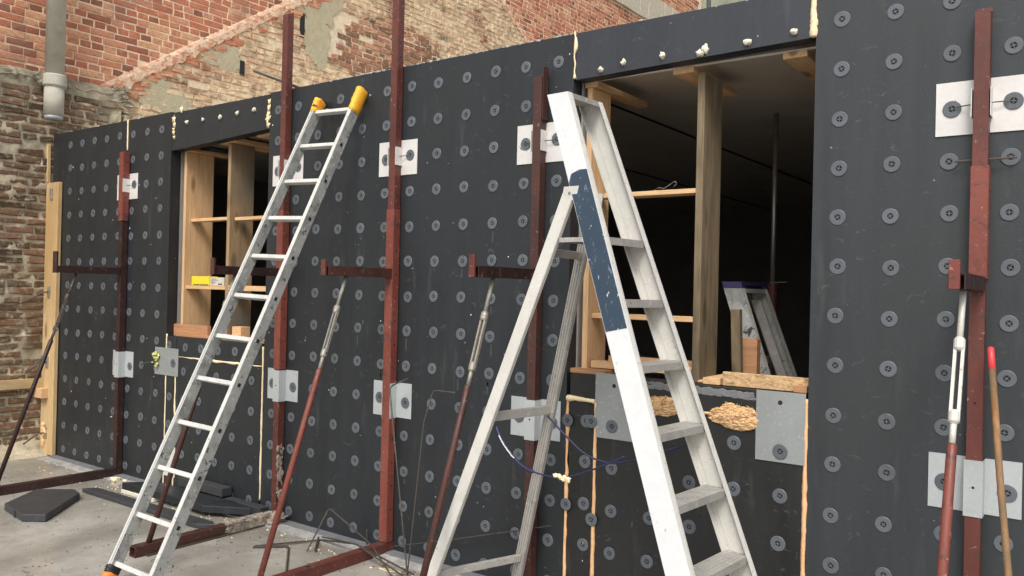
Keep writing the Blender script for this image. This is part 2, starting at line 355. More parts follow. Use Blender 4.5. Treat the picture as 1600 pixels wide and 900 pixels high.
# ------------------------------------------------------------------ insulated wall
wall = thing('insulated_wall', 'long dark grey insulated formwork wall covered in rows of round plastic fasteners, with two window openings', 'wall', (-3, .1, 0))
# fastener disc mesh: dished washer with four quadrant holes
def disc_mesh():
    bm = bmesh.new(); N = 24
    def ring(r, y): return [bm.verts.new((r * math.cos(2 * math.pi * i / N), y, r * math.sin(2 * math.pi * i / N))) for i in range(N)]
    rs = [ring(.0315, 0), ring(.0315, -.0022), ring(.0295, -.0036), ring(.0125, -.0034), ring(.0110, -.0006)]
    for a_, b_ in zip(rs, rs[1:]):
        for i in range(N): bm.faces.new((a_[i], a_[(i + 1) % N], b_[(i + 1) % N], b_[i]))
    f = bm.faces.new(rs[-1]); f.material_index = 1
    me = bpy.data.meshes.new('fastener_disc'); bm.to_mesh(me)
    bm.free(); bm = bmesh.new(); bm.from_mesh(me)
    def bx(x0, x1, y0, y1, z0, z1):
        v = [bm.verts.new(p) for p in ((x0, y0, z0), (x1, y0, z0), (x1, y1, z0), (x0, y1, z0), (x0, y0, z1), (x1, y0, z1), (x1, y1, z1), (x0, y1, z1))]
        for q in ((0, 1, 5, 4), (4, 5, 6, 7), (0, 3, 2, 1), (1, 2, 6, 5), (3, 0, 4, 7)): bm.faces.new([v[i] for i in q])
    bx(-.011, .011, -.0032, -.0008, -.0013, .0013); bx(-.0013, .0013, -.0030, -.0009, -.011, .011); bx(-.0034, .0034, -.0036, -.0010, -.0034, .0034)
    bmesh.ops.recalc_face_normals(bm, faces=bm.faces)
    bm.to_mesh(me); bm.free(); me.materials.append(M['disc']); me.materials.append(M['hole']); return me
DISC = disc_mesh()
def disc(x, z, parent, y=0, name='fastener_disc'):
    o = bpy.data.objects.new(name, DISC); col.objects.link(o)
    o.location = (x + rnd(-.004, .004), y, z + rnd(-.004, .004)); o.rotation_euler = (rnd(-.03, .03), rnd(0, 3.1), rnd(-.03, .03))
    s = rnd(.97, 1.03); o.scale = (s, 1, s)
    par(o, parent); return o
def panel(x0, x1, z0, z1, mat='eps', d=.08, name='insulation_panel', z0r=None):
    zb = lambda x: z0 if z0r is None else z0 + (z0r - z0) * (x - x0) / (x1 - x0)
    b = B(); nx = max(1, int((x1 - x0) / .25)); nz = max(1, int((z1 - z0) / .25))
    # front face as a gently wavy grid so the sheen is not mirror flat
    vs = []
    for j in range(nz + 1):
        for i in range(nx + 1):
            x = x0 + (x1 - x0) * i / nx; z = zb(x) + (z1 - zb(x)) * j / nz
            vs.append((x, .0025 * noise.noise(Vector((x * 1.7, 0, z * 1.1))) if 0 < i < nx and 0 < j < nz else 0, z))
    fs = [(j * (nx + 1) + i, j * (nx + 1) + i + 1, (j + 1) * (nx + 1) + i + 1, (j + 1) * (nx + 1) + i) for j in range(nz) for i in range(nx)]
    n0 = len(vs)
    vs += [(x0, d, z0), (x1, d, zb(x1)), (x1, d, z1), (x0, d, z1)]
    bl = list(range(nx + 1)); tl = [nz * (nx + 1) + i for i in range(nx + 1)]
    le = [j * (nx + 1) for j in range(nz + 1)]; ri = [j * (nx + 1) + nx for j in range(nz + 1)]
    fs += [tuple(bl[::-1] + [n0, n0 + 1]), tuple(tl + [n0 + 2, n0 + 3]), tuple(le + [n0 + 3, n0]), tuple(ri[::-1] + [n0 + 1, n0 + 2]), (n0 + 1, n0, n0 + 3, n0 + 2)]
    b.add(vs, fs)
    return b.obj(name, M[mat], wall)
P1 = panel(-7.575, -6.357, .006, 2.80); P2 = panel(-6.345, -5.733, .006, 2.80)
PM = panel(-4.572, -2.195, .006, 2.80); PR = panel(-1.022, 3.4, .006, 2.82, 'eps4')
LL = panel(-5.728, -4.578, 2.507, 2.79, 'eps', z0r=2.562); LR = panel(-2.183, -1.045, 2.568, 2.80, 'eps2', z0r=2.592)
IL = panel(-5.598, -4.592, .006, .972); ILs = panel(-5.722, -5.608, .006, 1.125); ILt = panel(-5.598, -4.592, .985, 1.125)
IR = panel(-2.02, -1.037, .006, .990, 'eps3'); IRs = panel(-2.173, -2.032, .006, .990, 'eps3'); IRt = panel(-2.173, -1.037, 1.002, 1.118, 'eps3')
def skip(x, z): return False
for n in range(7):
    x = -7.264 + .2 * n
    for k in range(14):
        z = .082 + .2 * k
        if n < 5: disc(x, z, P1)
        elif 5 <= n < 8: disc(x, z, P2)
for k in range(14): disc(-5.864, .082 + .2 * k, P2)
for k in range(14):
    for n in range(-2, 10): disc(-4.083 + .2 * n, .074 + .2 * k, PM)
    for n in range(0, 14): disc(-.921 + .2 * n, .044 + .2 * k, PR)
for k in range(5):
    for n in range(5):
        x, z = -5.497 + .2 * n, .071 + .2 * k
        if (n, k) in ((2, 3), (0, 2)): continue
        disc(x, z, IL)
for n in range(5): disc(-5.488 + .2 * n, 1.055, ILt)
disc(-5.678, .677, ILs); disc(-5.68, .47, ILs); disc(-5.695, 1.056, ILs); disc(-5.68, .27, ILs)
for k in range(5):
    for n in range(5):
        x, z = -1.934 + .2 * n, .083 + .2 * k
        if k == 4 and n in (4,): continue
        disc(x, z, IR)
for z in (.896, .697, .490, .290, .09): disc(-2.081, z, IRs)
for z in (.888, .478): disc(-2.180, z, IRs, -.0115)
disc(-2.033, .423, IR, -.0115); disc(-2.046, .90, IRs, -.0105)
# concrete core and inner leaf
core = B()
for x0, x1, z0, z1 in ((-7.57, -5.735, .006, 2.79), (-5.733, -4.575, .006, 1.09), (-5.733, -4.575, 2.60, 2.79), (-4.572, -2.188, .006, 2.79), (-2.183, -1.028, .006, 1.09), (-2.183, -1.028, 2.625, 2.79), (-1.025, 3.39, .006, 2.79)):
    core.box(x0, x1, .083, .24, z0, z1)
core.obj('concrete_core', M['concrete'], wall)
inn = B()
for x0, x1, z0, z1 in ((-7.57, -5.735, .006, 2.6), (-5.731, -4.577, .006, 1.10), (-4.572, -2.188, .006, 2.6), (-2.181, -1.030, .006, 1.10), (-1.023, 3.39, .006, 2.6)):
    inn.box(x0, x1, .243, .323, z0, z1)
inn.obj('inner_insulation', M['eps_in'], wall)
# ragged rim of fines along the wall top
b = B()
for i in range(420):
    x = rnd(-4.2, -2.2) if i < 300 else rnd(-7.4, -1.2); r = rnd(.004, .012)
    b.blob((x, rnd(.0, .06), 2.801), (r * 1.5, r, r * rnd(.6, 1.1)), i, sub=1)
o = b.obj('rim_crumbs', M['strip'], wall); o['kind'] = 'stuff'
# foam in the joints
def foam_line(p0, p1, r, name='foam_joint', mat='foam', amp=.5, seed=0, nrm=(0, -1, 0), step=.018, gaps=0.):
    p0, p1 = Vector(p0), Vector(p1); L = (p1 - p0).length; n = max(4, int(L / step)); pts = []; rs = []
    side = (p1 - p0).normalized().cross(Vector(nrm))
    for i in range(n + 1):
        t = i / n; w_ = noise.noise(Vector((i * .31, seed, .5))); w2 = noise.noise(Vector((i * .11 + 9, seed * 2, .5)))
        pts.append(p0.lerp(p1, t) + side * w_ * r * .5 * amp * 2)
        rs.append(max(r * .35, r * (1 + amp * 1.6 * w2 + amp * .8 * w_)))
    return B().tube(pts, rs, 7, jit=.12).obj(name, M[mat], wall, smooth=True)
foam_line((-6.351, .003, 2.56), (-6.351, .003, 2.80), .008, amp=.2, seed=1)
foam_line((-2.189, .0, 2.575), (-2.189, .0, 2.81), .012, amp=.75, seed=2, step=.012)
foam_line((-1.034, .006, 2.595), (-1.034, .006, 2.84), .0125, amp=.35, seed=3, step=.008)
foam_line((-5.7305, .003, .97), (-5.7305, .003, 1.14), .007, amp=.3, seed=4); foam_line((-5.7305, .003, .02), (-5.7305, .003, .97), .006, amp=.3, seed=5)
foam_line((-5.603, .003, .02), (-5.603, .003, .975), .006, amp=.6, seed=6)
foam_line((-5.60, .003, .978), (-4.587, .003, .978), .006, amp=.7, seed=7)
foam_line((-4.584, .003, .09), (-4.584, .003, 1.11), .007, amp=.4, seed=8)
foam_line((-2.184, .0, .02), (-2.184, .0, .995), .0095, mat='foam_pink', amp=.45, seed=9)
foam_line((-2.026, .0, .02), (-2.026, .0, .99), .0085, mat='foam_pink', amp=.25, seed=10)
foam_line((-2.184, -.006, .999), (-2.03, -.006, .993), .011, amp=.35, seed=12.3, step=.012)
foam_line((-1.80, .0, .996), (-1.24, .0, .996), .0085, mat='foam_pink', amp=.6, seed=12)
foam_line((-1.0295, .003, .02), (-1.0295, .003, 1.10), .0095, mat='foam_pink', amp=.2, seed=13)
# splashes at left lintel ends
for (x, z, r) in ((-5.70, 2.74, .022), (-5.69, 2.70, .018), (-5.70, 2.665, .012), (-5.70, 2.64, .014), (-5.69, 2.605, .012), (-4.575, 2.74, .014), (-4.578, 2.70, .017), (-4.585, 2.655, .018), (-4.588, 2.625, .028), (-4.575, 2.585, .012), (-5.60, 2.80, .02)):
    B().blob((x, -.003, z), (r * .8, .010, r * 1.25), x * 7 + z, sub=2, am=1.1).obj('foam_lump', M['foam'], wall, smooth=True)
for (x, z) in ((-2.037, 2.598), (-1.915, 2.615), (-1.712, 2.618), (-1.312, 2.616), (-1.112, 2.627), (-5.529, 2.701), (-5.328, 2.699), (-5.121, 2.696), (-4.922, 2.701), (-4.737, 2.703)):
    r = rnd(.013, .018); B().blob((x, -.004, z), (r * rnd(.8, 1.1), .013, r * rnd(.7, 1.1)), x * 5, sub=2, am=1.0).obj('foam_plug', M['foam_white'], wall, smooth=True)
B().blob((-1.53, -.004, 2.60), (.018, .014, .014), 3, am=.9).blob((-1.505, -.004, 2.615), (.017, .014, .022), 5, am=.8).obj('foam_plug', M['foam_white'], wall, smooth=True)
# rough foam nests burst out of the sill joint
def nest(cx, cz, rx, rz, n, seed):
    random.seed(seed); b = B()
    for i in range(n):
        a_ = rnd(0, 6.28); q = math.sqrt(rnd(0, 1)); out = 1 + .35 * noise.noise(Vector((math.cos(a_) * 2, math.sin(a_) * 2, seed)))
        x = cx + rx * q * out * math.cos(a_); z = cz + rz * q * out * math.sin(a_); d = .016 * (1 - q * q) + .002 + .006 * noise.noise(Vector((x * 60, 0, z * 60)))
        r = rnd(.0035, .0085); mi = 0 if random.random() < .72 else 1
        b.blob((x, -d, z), (r * rnd(1, 2.6), r * .7, r * rnd(.5, 1)), i, mi, sub=1, am=1.1)
        if i % 9 == 0 and z > cz:
            p = Vector((x, -d, z)); dr = Vector((rnd(-.6, .6), rnd(-.5, .1), rnd(.3, 1))).normalized() * rnd(.006, .013)
            b.tube([p, p + dr, p + dr * 1.5 + Vector((rnd(-.006, .006), 0, rnd(-.003, .003)))], [.0022, .0016, .001], 4)
    b.obj('foam_nest', [M['nest'], M['nest_dark']], wall)['kind'] = 'stuff'; random.seed(seed + 1)
nest(-1.335, .994, .098, .052, 1100, 21); nest(-1.675, 1.006, .075, .042, 800, 22)

b = B(); random.seed(31)
for i in range(260):
    x = rnd(-1.52, -1.25) if i % 3 else rnd(-1.78, -1.62); z = 1.108 - abs(rnd(-.028, .028)) - .012 * (x + 1.5); r = rnd(.004, .010)
    b.blob((x, -.0012, z), (r * 2.4, .0022, r * .6), i, sub=1, am=.8)
b.obj('cement_smear', M['strip_grey'], wall)['kind'] = 'stuff'
b = B()
for i in range(90):
    x = rnd(-7.3, -1.8); z = rnd(.05, 2.75)
    if (-5.72 < x < -4.58 or -2.18 < x < -1.03) and z > 1.0: continue
    r = rnd(.0012, .0035); b.blob((x, -.001, z), (r * rnd(.6, 2), .0015, r * rnd(.6, 2.5)), i, sub=1, am=.8)
b.obj('wall_specks', M['foam_white'], wall)['kind'] = 'stuff'
# short drips hanging off the fasteners of the middle field
b = B()
for i in range(26):
    n_ = random.randrange(2, 9); k = random.randrange(1, 12); x = -4.083 + .2 * n_ + rnd(-.012, .012); z = .074 + .2 * k - .04; L_ = rnd(.02, .075)
    b.add([(x - .004, -.0006, z), (x + .004, -.0006, z), (x + .007, -.0006, z - L_), (x - .008, -.0006, z - L_ + rnd(-.008, .008))], [(0, 1, 2, 3)])
b.obj('dust_run', M['dust'], wall)['kind'] = 'stuff'

# ------------------------------------------------------------------ wall plates
PG = 'galvanised plates fastened over the wall'
def plate(label, x0, x1, z0, z1, kind='flat', mat='plate', discs=(), px=0, y=-.0045):
    t = thing('fixing_plate', label, 'metal plate', ((x0 + x1) / 2, y, (z0 + z1) / 2), PG)
    th = .0025
    if kind == 'hat':   # folded over the post
        b = B(); h = -.060; a0, a1 = px - .031, px + .031
        b.box(x0, a0, y, y + th, z0, z1).box(a0, a0 + th, h, y - .0001, z0 - .004, z1 - .003).box(a0 + th, a1 - th, h, h + th, z0 - .004, z1 - .003).box(a1 - th, a1, h, y - .0001, z0 - .004, z1 - .003).box(a1, x1, y, y + th, z0, z1)
        pl_ = b.obj('plate', M[mat], t)
        B().tube([(px, h - .0008, (z0 + z1) / 2), (px, h + .001, (z0 + z1) / 2)], .005, 10).obj('hole', M['hole'], pl_)
    else:
        pl_ = B().box(x0, x1, y, y + th, z0, z1).obj('plate', M[mat], t)
    if kind == 'clip':   # open clip round the post with a nail
        zc = (z0 + z1) / 2 + .005; hh = .052
        for s in (-1, 1):
            B().box(px + s * .031 - .0012, px + s * .031 + .0012, -.062, y - .0002, zc - hh, zc + hh).obj('clip_leg', M[mat], pl_)
        for s in (-1, 1): B().tube([(px + s * .020, -.030, zc), (px + s * .085, -.016, zc + .002 * s)], .0024, 6).obj('nail', M['nail'], pl_)
    for dx, dz in discs:
        dd = disc(dx, dz, pl_, y - .001); dd.matrix_parent_inverse = Matrix.Identity(4)
    return t
names = ['the far left post', 'the second post from the left', 'the third post from the left', 'the post behind the step ladder', 'the right hand post']
posts = [-6.325, -4.365, -3.378, -2.372, -.414]
for i, (pxx, nm) in enumerate(zip(posts, names)):
    zt = (2.172, 2.372) if i < 4 else (2.137, 2.337); zb = (.776, .976) if i < 4 else (.743, .946)
    c = pxx - .005; x0, x1 = c - .151, c + .152
    plate('pale plate high up clipped round ' + nm, x0, x1, *zt, 'clip', 'plate_warm', [(c - .093, zt[0] + .1), (c + .10, zt[0] + .11)], pxx)
    plate('grey folded plate low down over ' + nm, x0, x1, *zb, 'hat', 'plate', [(c - .100, zb[0] + .1), (c + .105, zb[0] + .09)], pxx)
t = plate('bare grey plate at the top left corner under the large window, behind the step ladder', -2.027, -1.80, .825, 1.134, 'flat', 'plate_dull', [(-1.932, .882)], 0, -.006)
B().tube([(-1.925, -.0068, 1.078), (-1.925, -.0055, 1.078)], .010, 12).obj('hole', M['hole'], t)
t = plate('bare grey plate at the right end under the large window', -1.237, -1.030, .827, 1.122, 'flat', 'plate_dull', [(-1.134, .873)], 0, -.006)
B().tube([(-1.135, -.0068, 1.076), (-1.135, -.0055, 1.076)], .010, 12).obj('hole', M['hole'], t)
t = plate('grey square plate with a yellow green foam lump, left of the small window sill', -5.872, -5.562, .832, 1.036, 'flat', 'plate_dull', [(-5.625, .93)], 0, -.006)
b = B()
for i in range(16): b.blob((-5.835 + rnd(-.03, .03), -.02 + rnd(-.012, .01), .945 + rnd(-.05, .05)), (rnd(.008, .018), rnd(.008, .016), rnd(.008, .018)), i, sub=1, am=.8)
b.obj('foam_lump', M['glue'], t)['kind'] = 'stuff'; B().tube([(-5.84, -.02, .93), (-5.93, -.075, .905)], .006, 6).obj('anchor_stub', M['rebar'], t)
plate('pale narrow plate low in the wall behind the leaning ladder', -5.765, -5.575, .09, .31, 'flat', 'plate_warm', [], 0, -.005)

# ------------------------------------------------------------------ steel braces
BG = 'red steel wall braces'
def brace(x, ztop, label, mturn='turnbuckle', *, mp='red', ma='red', mb='red', mprop='red', sleeve=None, base_mat=None, zp=1.675, dz=0., wp=.0165):
    t = thing('wall_brace', label, 'brace', (x, -.3, 0), BG); w2 = .025
    # post: square hollow section, open top
    b = B(); z0 = .062
    y0, y1 = -.055, -.008; th = .005
    b.box(x - w2, x + w2, y0, y0 + th, z0, ztop).box(x - w2, x + w2, y1 - th, y1, z0, ztop + .02)
    b.box(x - w2, x - w2 + th, y0 + th, y1 - th, z0, ztop).box(x + w2 - th, x + w2, y0 + th, y1 - th, z0, ztop)
    post = b.obj('post', M[mp], t)
    h = B(); z = .25
    while z < ztop - .05:
        h.tube([(x + w2 - .0003, (y0 + y1) / 2, z), (x + w2 + .0006, (y0 + y1) / 2, z)], .0052, 8); z += .2
    h.obj('bolt_hole', M['hole'], post)['kind'] = 'stuff'
    h = B(); z = .35
    while z < min(ztop - .05, 1.5):
        h.tube([(x, y0 + .0003, z), (x, y0 - .0006, z)], .0045, 8); z += .4
    h.obj('bolt_hole', M['hole'], post)['kind'] = 'stuff'
    if sleeve:
        z0s, z1s = sleeve
        b = B().box(x - w2 - .004, x + w2 + .003, y0 - .006, y0 - .001, z0s, z1s).box(x + w2 + .0008, x + w2 + .005, y0 - .006, y1, z0s, z1s)
        b.obj('post_sleeve', M['red_bright'], t, .001)
        h = B(); z = z0s + .05
        while z < z1s - .02:
            h.tube([(x + w2 + .004, (y0 + y1) / 2, z), (x + w2 + .0058, (y0 + y1) / 2, z)], .0055, 8); z += .135
        h.obj('bolt_hole', M['hole'], t)['kind'] = 'stuff'
    # arm: channel running out from the wall with an upturned end
    ye = -.528
    b = B().box(x - .026, x + .026, ye, y0 - .0065, 1.624 + dz, 1.629 + dz).box(x + .021, x + .026, ye, y0 - .0065, 1.578 + dz, 1.6238 + dz).box(x - .026, x - .021, ye, y0 - .0065, 1.578 + dz, 1.6238 + dz)
    b.obj('arm', M[ma], t)
    B().box(x - wp - .006, x + wp - .006, ye - .016, ye - .0005, 1.576 + dz, zp).obj('end_plate', M[mb], t, .002)
    if base_mat is None: base_mat = mb
    b = B().box(x - .030, x + .030, -1.0, -.004, .055, .060).box(x + .025, x + .030, -1.0, -.004, .002, .0548).box(x - .030, x - .025, -1.0, -.004, .002, .0548).box(x - .0248, x + .0248, -.999, -.004, .002, .006)
    b.obj('base_beam', M[base_mat], t)
    B().tube([(x, -.60, .0602), (x, -.60, .0612)], .014, 12).obj('beam_hole', M['hole'], t)
    # raking prop with turnbuckle
    pt, pb = Vector((x, -.385, 1.578 + dz)), Vector((x, -.905, .062)); d = (pb - pt)
    P = lambda s: pt + d * s
    prop = B().tube([P(.325), P(.33), P(1)], [.012, .0155, .0155], 12).obj('prop_tube', M[mprop], t, 0, True)
    B().tube([P(.0), P(.12)], .010, 10).obj('threaded_rod', M[mturn], prop, 0, True)
    B().tube([P(.27), P(.33)], .010, 10).obj('threaded_rod', M[mturn], prop, 0, True)
    dn = d.normalized(); sx = Vector((1, 0, 0)) * .0125; sy = dn.cross(Vector((1, 0, 0))).normalized() * .007
    tb = B()
    for s in (-1, 1): tb.bar(P(.115) + sx * s * .9 - sy - Vector((1, 0, 0)) * .004, P(.275) + sx * s * .9 - sy - Vector((1, 0, 0)) * .004, (.0095, 0, 0), sy * 2)
    tb.tube([P(.105), P(.110), P(.128), P(.133)], [.012, .0175, .0175, .012], 12); tb.tube([P(.257), P(.262), P(.280), P(.285)], [.012, .0175, .0175, .012], 12)
    tb.obj('turnbuckle', M[mturn], prop, 0, False)
    return t
brace(posts[0], 2.50, 'dark red post brace at the far left end of the wall beside the brick wall', 'turnbuckle_dark', mp='red_dark', ma='red_dark', mb='red_dark', mprop='red_dark', sleeve=(2.0, 2.54), zp=1.735, wp=.028)
t2 = brace(posts[1], 3.27, 'rusty post brace behind the leaning ladder with its beam end crusted in cement', mp='red', ma='red_dark', mb='red_brown', mprop='red_brown', sleeve=(.98, 2.0))
t3 = brace(posts[2], 3.65, 'bright red post brace in the middle, beside the two bent rods', mp='red', ma='red_brown', mb='red', mprop='red_bright', sleeve=(.064, 1.97), base_mat='red', zp=1.662)
t4 = brace(posts[3], 2.60, 'brown red post brace seen through the step ladder legs', mp='red_brown', ma='red_dark', mb='red', mprop='red_brown', zp=1.68)
t5 = brace(posts[4], 2.575, 'red post brace at the far right of the frame with a pale turnbuckle', 'turnbuckle_pale', mp='red', ma='red_dark', mb='red_bright', mprop='red_bright', sleeve=(1.6, 2.01), zp=1.648, dz=-.022)
B().box(posts[3] + .030, posts[3] + .034, -.055, -.012, 2.38, 2.645).obj('edge_strip', M['red_brown'], t4)
B().tube([(-.50, -.03, 2.035), (-.30, -.03, 2.036)], .004, 6).obj('tie_nail', M['nail'], t5)
b = B(); random.seed(5)
for i in range(520):
    y = rnd(-.40, -.06); x = posts[1] + (rnd(-.03, .03) if i % 2 else .031); z = .062 if i % 2 else rnd(.005, .06)
    if 190 < i < 240: x = posts[1] + rnd(-.02, .12); y = rnd(-.14, -.03); z = rnd(.0, .06)
    r = rnd(.004, .009) if i % 3 else .016; k_ = .5 if i % 3 else .35; b.blob((x, y, z), (r * (k_ if i % 2 == 0 else 1), r * 1.5, r * (k_ if i % 2 else 1)), i, sub=1 if i % 3 else 2, am=1.)
for i in range(60):
    z = rnd(.06, .5); b.blob((posts[1] + .027, rnd(-.055, -.01), z), (.003, rnd(.004, .014), rnd(.006, .025)), i, sub=1, am=.9)
b.blob((posts[1] + .07, -.10, .02), (.04, .05, .03), 3, am=.8).blob((posts[1] + .05, -.06, .04), (.035, .04, .04), 6, am=.8)
o = b.obj('cement_crust', M['crust'], t2); o['kind'] = 'stuff'

# ------------------------------------------------------------------ window timber
fl = thing('window_frame', 'pale pine shuttering frame inside the small left window opening', 'window frame', (-5.15, .2, 1.12))
def board(x0, x1, y0, y1, z0, z1, mat, parent, name='board', bev=.0015): return B().box(x0, x1, y0, y1, z0, z1).obj(name, M[mat], parent, bev)
board(-5.69, -5.66, .085, .318, 1.165, 2.506, 'pine_z', fl, 'upright_board')
board(-5.165, -5.132, .10, .30, 1.145, 2.530, 'stained_wood', fl, 'upright_board')
board(-5.658, -5.167, .13, .20, 1.985, 2.008, 'pine_x', fl, 'spacer_board'); board(-5.115, -4.60, .13, .20, 1.978, 2.001, 'pine_x', fl, 'spacer_board')
board(-5.658, -5.167, .10, .20, 1.480, 1.505, 'pine_x', fl, 'spacer_board'); board(-5.13, -4.70, .10, .20, 1.476, 1.512, 'pine_x', fl, 'spacer_board')
board(-5.73, -5.30, .055, .085, 1.126, 1.215, 'pine_red', fl, 'sill_board'); board(-5.66, -4.62, .03, .16, 1.1265, 1.146, 'pine_red', fl, 'sill_board')
board(-5.71, -5.60, .083, .55, 2.508, 2.530, 'pine_y', fl, 'head_board'); board(-5.27, -5.05, .083, .52, 2.532, 2.560, 'pine_y', fl, 'head_board'); board(-4.82, -4.60, .083, .5, 2.540, 2.566, 'pine_y', fl, 'head_board')
board(-5.70, -4.60, .09, .62, 2.574, 2.596, 'grey_wood', fl, 'head_board')
board(-5.29, -5.21, .20, .26, 1.15, 1.32, 'pine_z', fl, 'block'); board(-4.80, -4.66, .18, .26, 1.15, 1.36, 'pine_z', fl, 'block'); board(-5.10, -5.0, .12, .2, 1.147, 1.22, 'pine_x', fl, 'block')
fr = thing('window_frame', 'timber shuttering frame with a weathered middle post in the large right window opening', 'window frame', (-1.6, .2, 1.12))
board(-2.165, -2.135, .085, .27, 1.14, 2.543, 'pine_z', fr, 'upright_board')
board(-1.588, -1.553, .115, .325, 1.115, 2.545, 'old_wood', fr, 'upright_board')
board(-2.133, -1.589, .12, .21, 1.992, 2.014, 'pine_x', fr, 'spacer_board'); board(-2.133, -1.589, .12, .19, 1.392, 1.417, 'pine_x', fr, 'spacer_board')
board(-2.12, -1.59, .10, .17, 1.146, 1.180, 'pine_x', fr, 'spacer_board'); board(-2.10, -1.59, .24, .30, 1.15, 1.20, 'pine_x', fr, 'spacer_board')
board(-2.20, -2.0, .03, .20, 1.119, 1.142, 'pine_red', fr, 'sill_board')
board(-2.180, -2.105, .083, .62, 2.545, 2.574, 'pine_y', fr, 'head_board'); board(-1.70, -1.597, .083, .62, 2.547, 2.576, 'pine_y', fr, 'head_board'); board(-1.186, -1.082, .083, .62, 2.543, 2.572, 'pine_y', fr, 'head_board')
board(-1.41, -1.035, .045, .066, 1.121, 1.182, 'osb', fr, 'osb_board', .002)
board(-1.50, -1.42, .04, .30, 1.121, 1.150, 'pine_y', fr, 'sill_board'); board(-1.09, -1.035, .02, .044, 1.121, 1.15, 'pine_red', fr, 'block'); board(-1.55, -1.15, .10, .30, 1.1195, 1.130, 'pine_y', fr, 'sill_board')
# ragged foam line between lintel and slab
b = B(); random.seed(3)
for i in range(150):
    x = rnd(-2.0, -1.2); b.blob((x, .10 + rnd(-.012, .012), 2.622 + rnd(-.008, .006)), (rnd(.01, .025), .01, rnd(.006, .013)), i, sub=1, am=.8)
o = b.obj('squeezed_mortar', M['concrete'], wall); o['kind'] = 'stuff'
# underside sheet of the lintel zone (plywood)

# curl of wire on the spacer
B().tube([(-1.82, .15, 2.016), (-1.79, .14, 2.03), (-1.76, .14, 2.024), (-1.73, .15, 2.045), (-1.71, .15, 2.058), (-1.70, .15, 2.045), (-1.715, .15, 2.032)], .0010, 5).obj('wire_curl', M['screw'], fr)
# things on the frames
t = thing('carton', 'bright yellow carton lying on a spacer board in the small window', 'box', (-5.47, .15, 1.506)); B().box(-5.585, -5.36, .10, .17, 1.507, 1.575).obj('carton_body', M['yellow'], t, .002); B().box(-5.555, -5.37, .096, .0993, 1.512, 1.516).obj('flap_edge', M['ink'], t)
t = thing('carton', 'small white printed carton beside the yellow carton', 'box', (-5.29, .15, 1.506)); B().box(-5.355, -5.19, .105, .175, 1.507, 1.568).obj('carton_body', M['paper'], t, .001)
b = B()
for k in range(5): b.box(-5.34, -5.34 + (.05, .08, .035, .06, .03)[k], .1035, .1046, 1.556 - k * .009, 1.5585 - k * .009)
b.box(-5.255, -5.21, .1035, .1046, 1.515, 1.524); b.obj('print', M['ink'], t)
# rough stick, block, leftovers inside large window
tag(B().bar((-1.515, .42, 1.13), (-1.52, .40, 1.455), (.045, 0, 0), (0, .04, 0)).obj('timber_stick', M['old_wood'], None, .003), 'rough brown stick standing just right of the weathered post', 'stick')
tag(board(-1.50, -1.42, .50, .55, 1.0, 1.31, 'pine_red', None, 'timber_block'), 'short reddish board end standing behind the window sill', 'board')
t = thing('shoring_prop', 'steel shoring prop with a red collar in the dark room', 'prop', (-1.69, 1.5, 0)); B().tube([(-1.69, 1.5, .01), (-1.69, 1.5, 1.45)], .022, 12).obj('outer_tube', M['rebar'], t, 0, True); B().tube([(-1.69, 1.5, 1.45), (-1.69, 1.5, 2.63)], .015, 12).obj('inner_tube', M['screw'], t, 0, True)
B().tube([(-1.69, 1.5, 1.44), (-1.69, 1.5, 1.60)], .034, 14).obj('collar', M['red'], t, 0, False); B().tube([(-1.70, 1.48, 1.605), (-1.60, 1.48, 1.61)], .004, 6).obj('pin', M['screw'], t)

# ------------------------------------------------------------------ leaning ladder
LB = Vector((-4.0465, -1.3598, 0)); LW = Vector((.99867, .04025, -.03212)); LU = Vector((.01177, .42887, .90329)); LN = -LW.cross(LU).normalized()
W_, r0, rs_ = .332, .1467, .249
t = thing('ladder', 'long aluminium ladder leaning on the dark wall, spattered stiles and taped ends', 'ladder', LB)
top = r0 + rs_ * 11 + .03
for s, off in ((0, 0), (1, W_)):
    P0 = LB + LW * off; a_ = LW * .026; th = .003
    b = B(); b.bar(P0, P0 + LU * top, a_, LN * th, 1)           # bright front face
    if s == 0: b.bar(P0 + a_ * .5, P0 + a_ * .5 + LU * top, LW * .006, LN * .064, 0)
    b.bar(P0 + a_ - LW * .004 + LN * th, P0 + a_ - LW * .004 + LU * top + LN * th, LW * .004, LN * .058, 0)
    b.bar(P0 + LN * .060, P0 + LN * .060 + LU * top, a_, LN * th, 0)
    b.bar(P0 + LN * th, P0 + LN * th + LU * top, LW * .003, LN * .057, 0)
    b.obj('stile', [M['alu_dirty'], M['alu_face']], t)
for i in range(12):
    p = LB + LU * (r0 + rs_ * i) + LW * .0262 + LN * .018; q = p + LW * (W_ - .0264)
    B().bar(p, q, -LU * .024, LN * .030).obj('rung', M['alu_face'], t, .002)
    c_ = LB + LU * (r0 + rs_ * i - .012) + LW * (W_ + .0262) + LN * .033
    B().bar(c_ - LU * .010 - LN * .009, c_ + LU * .010 - LN * .009, LN * .018, LW * .0012).obj('rung_socket', M['hole'], t)
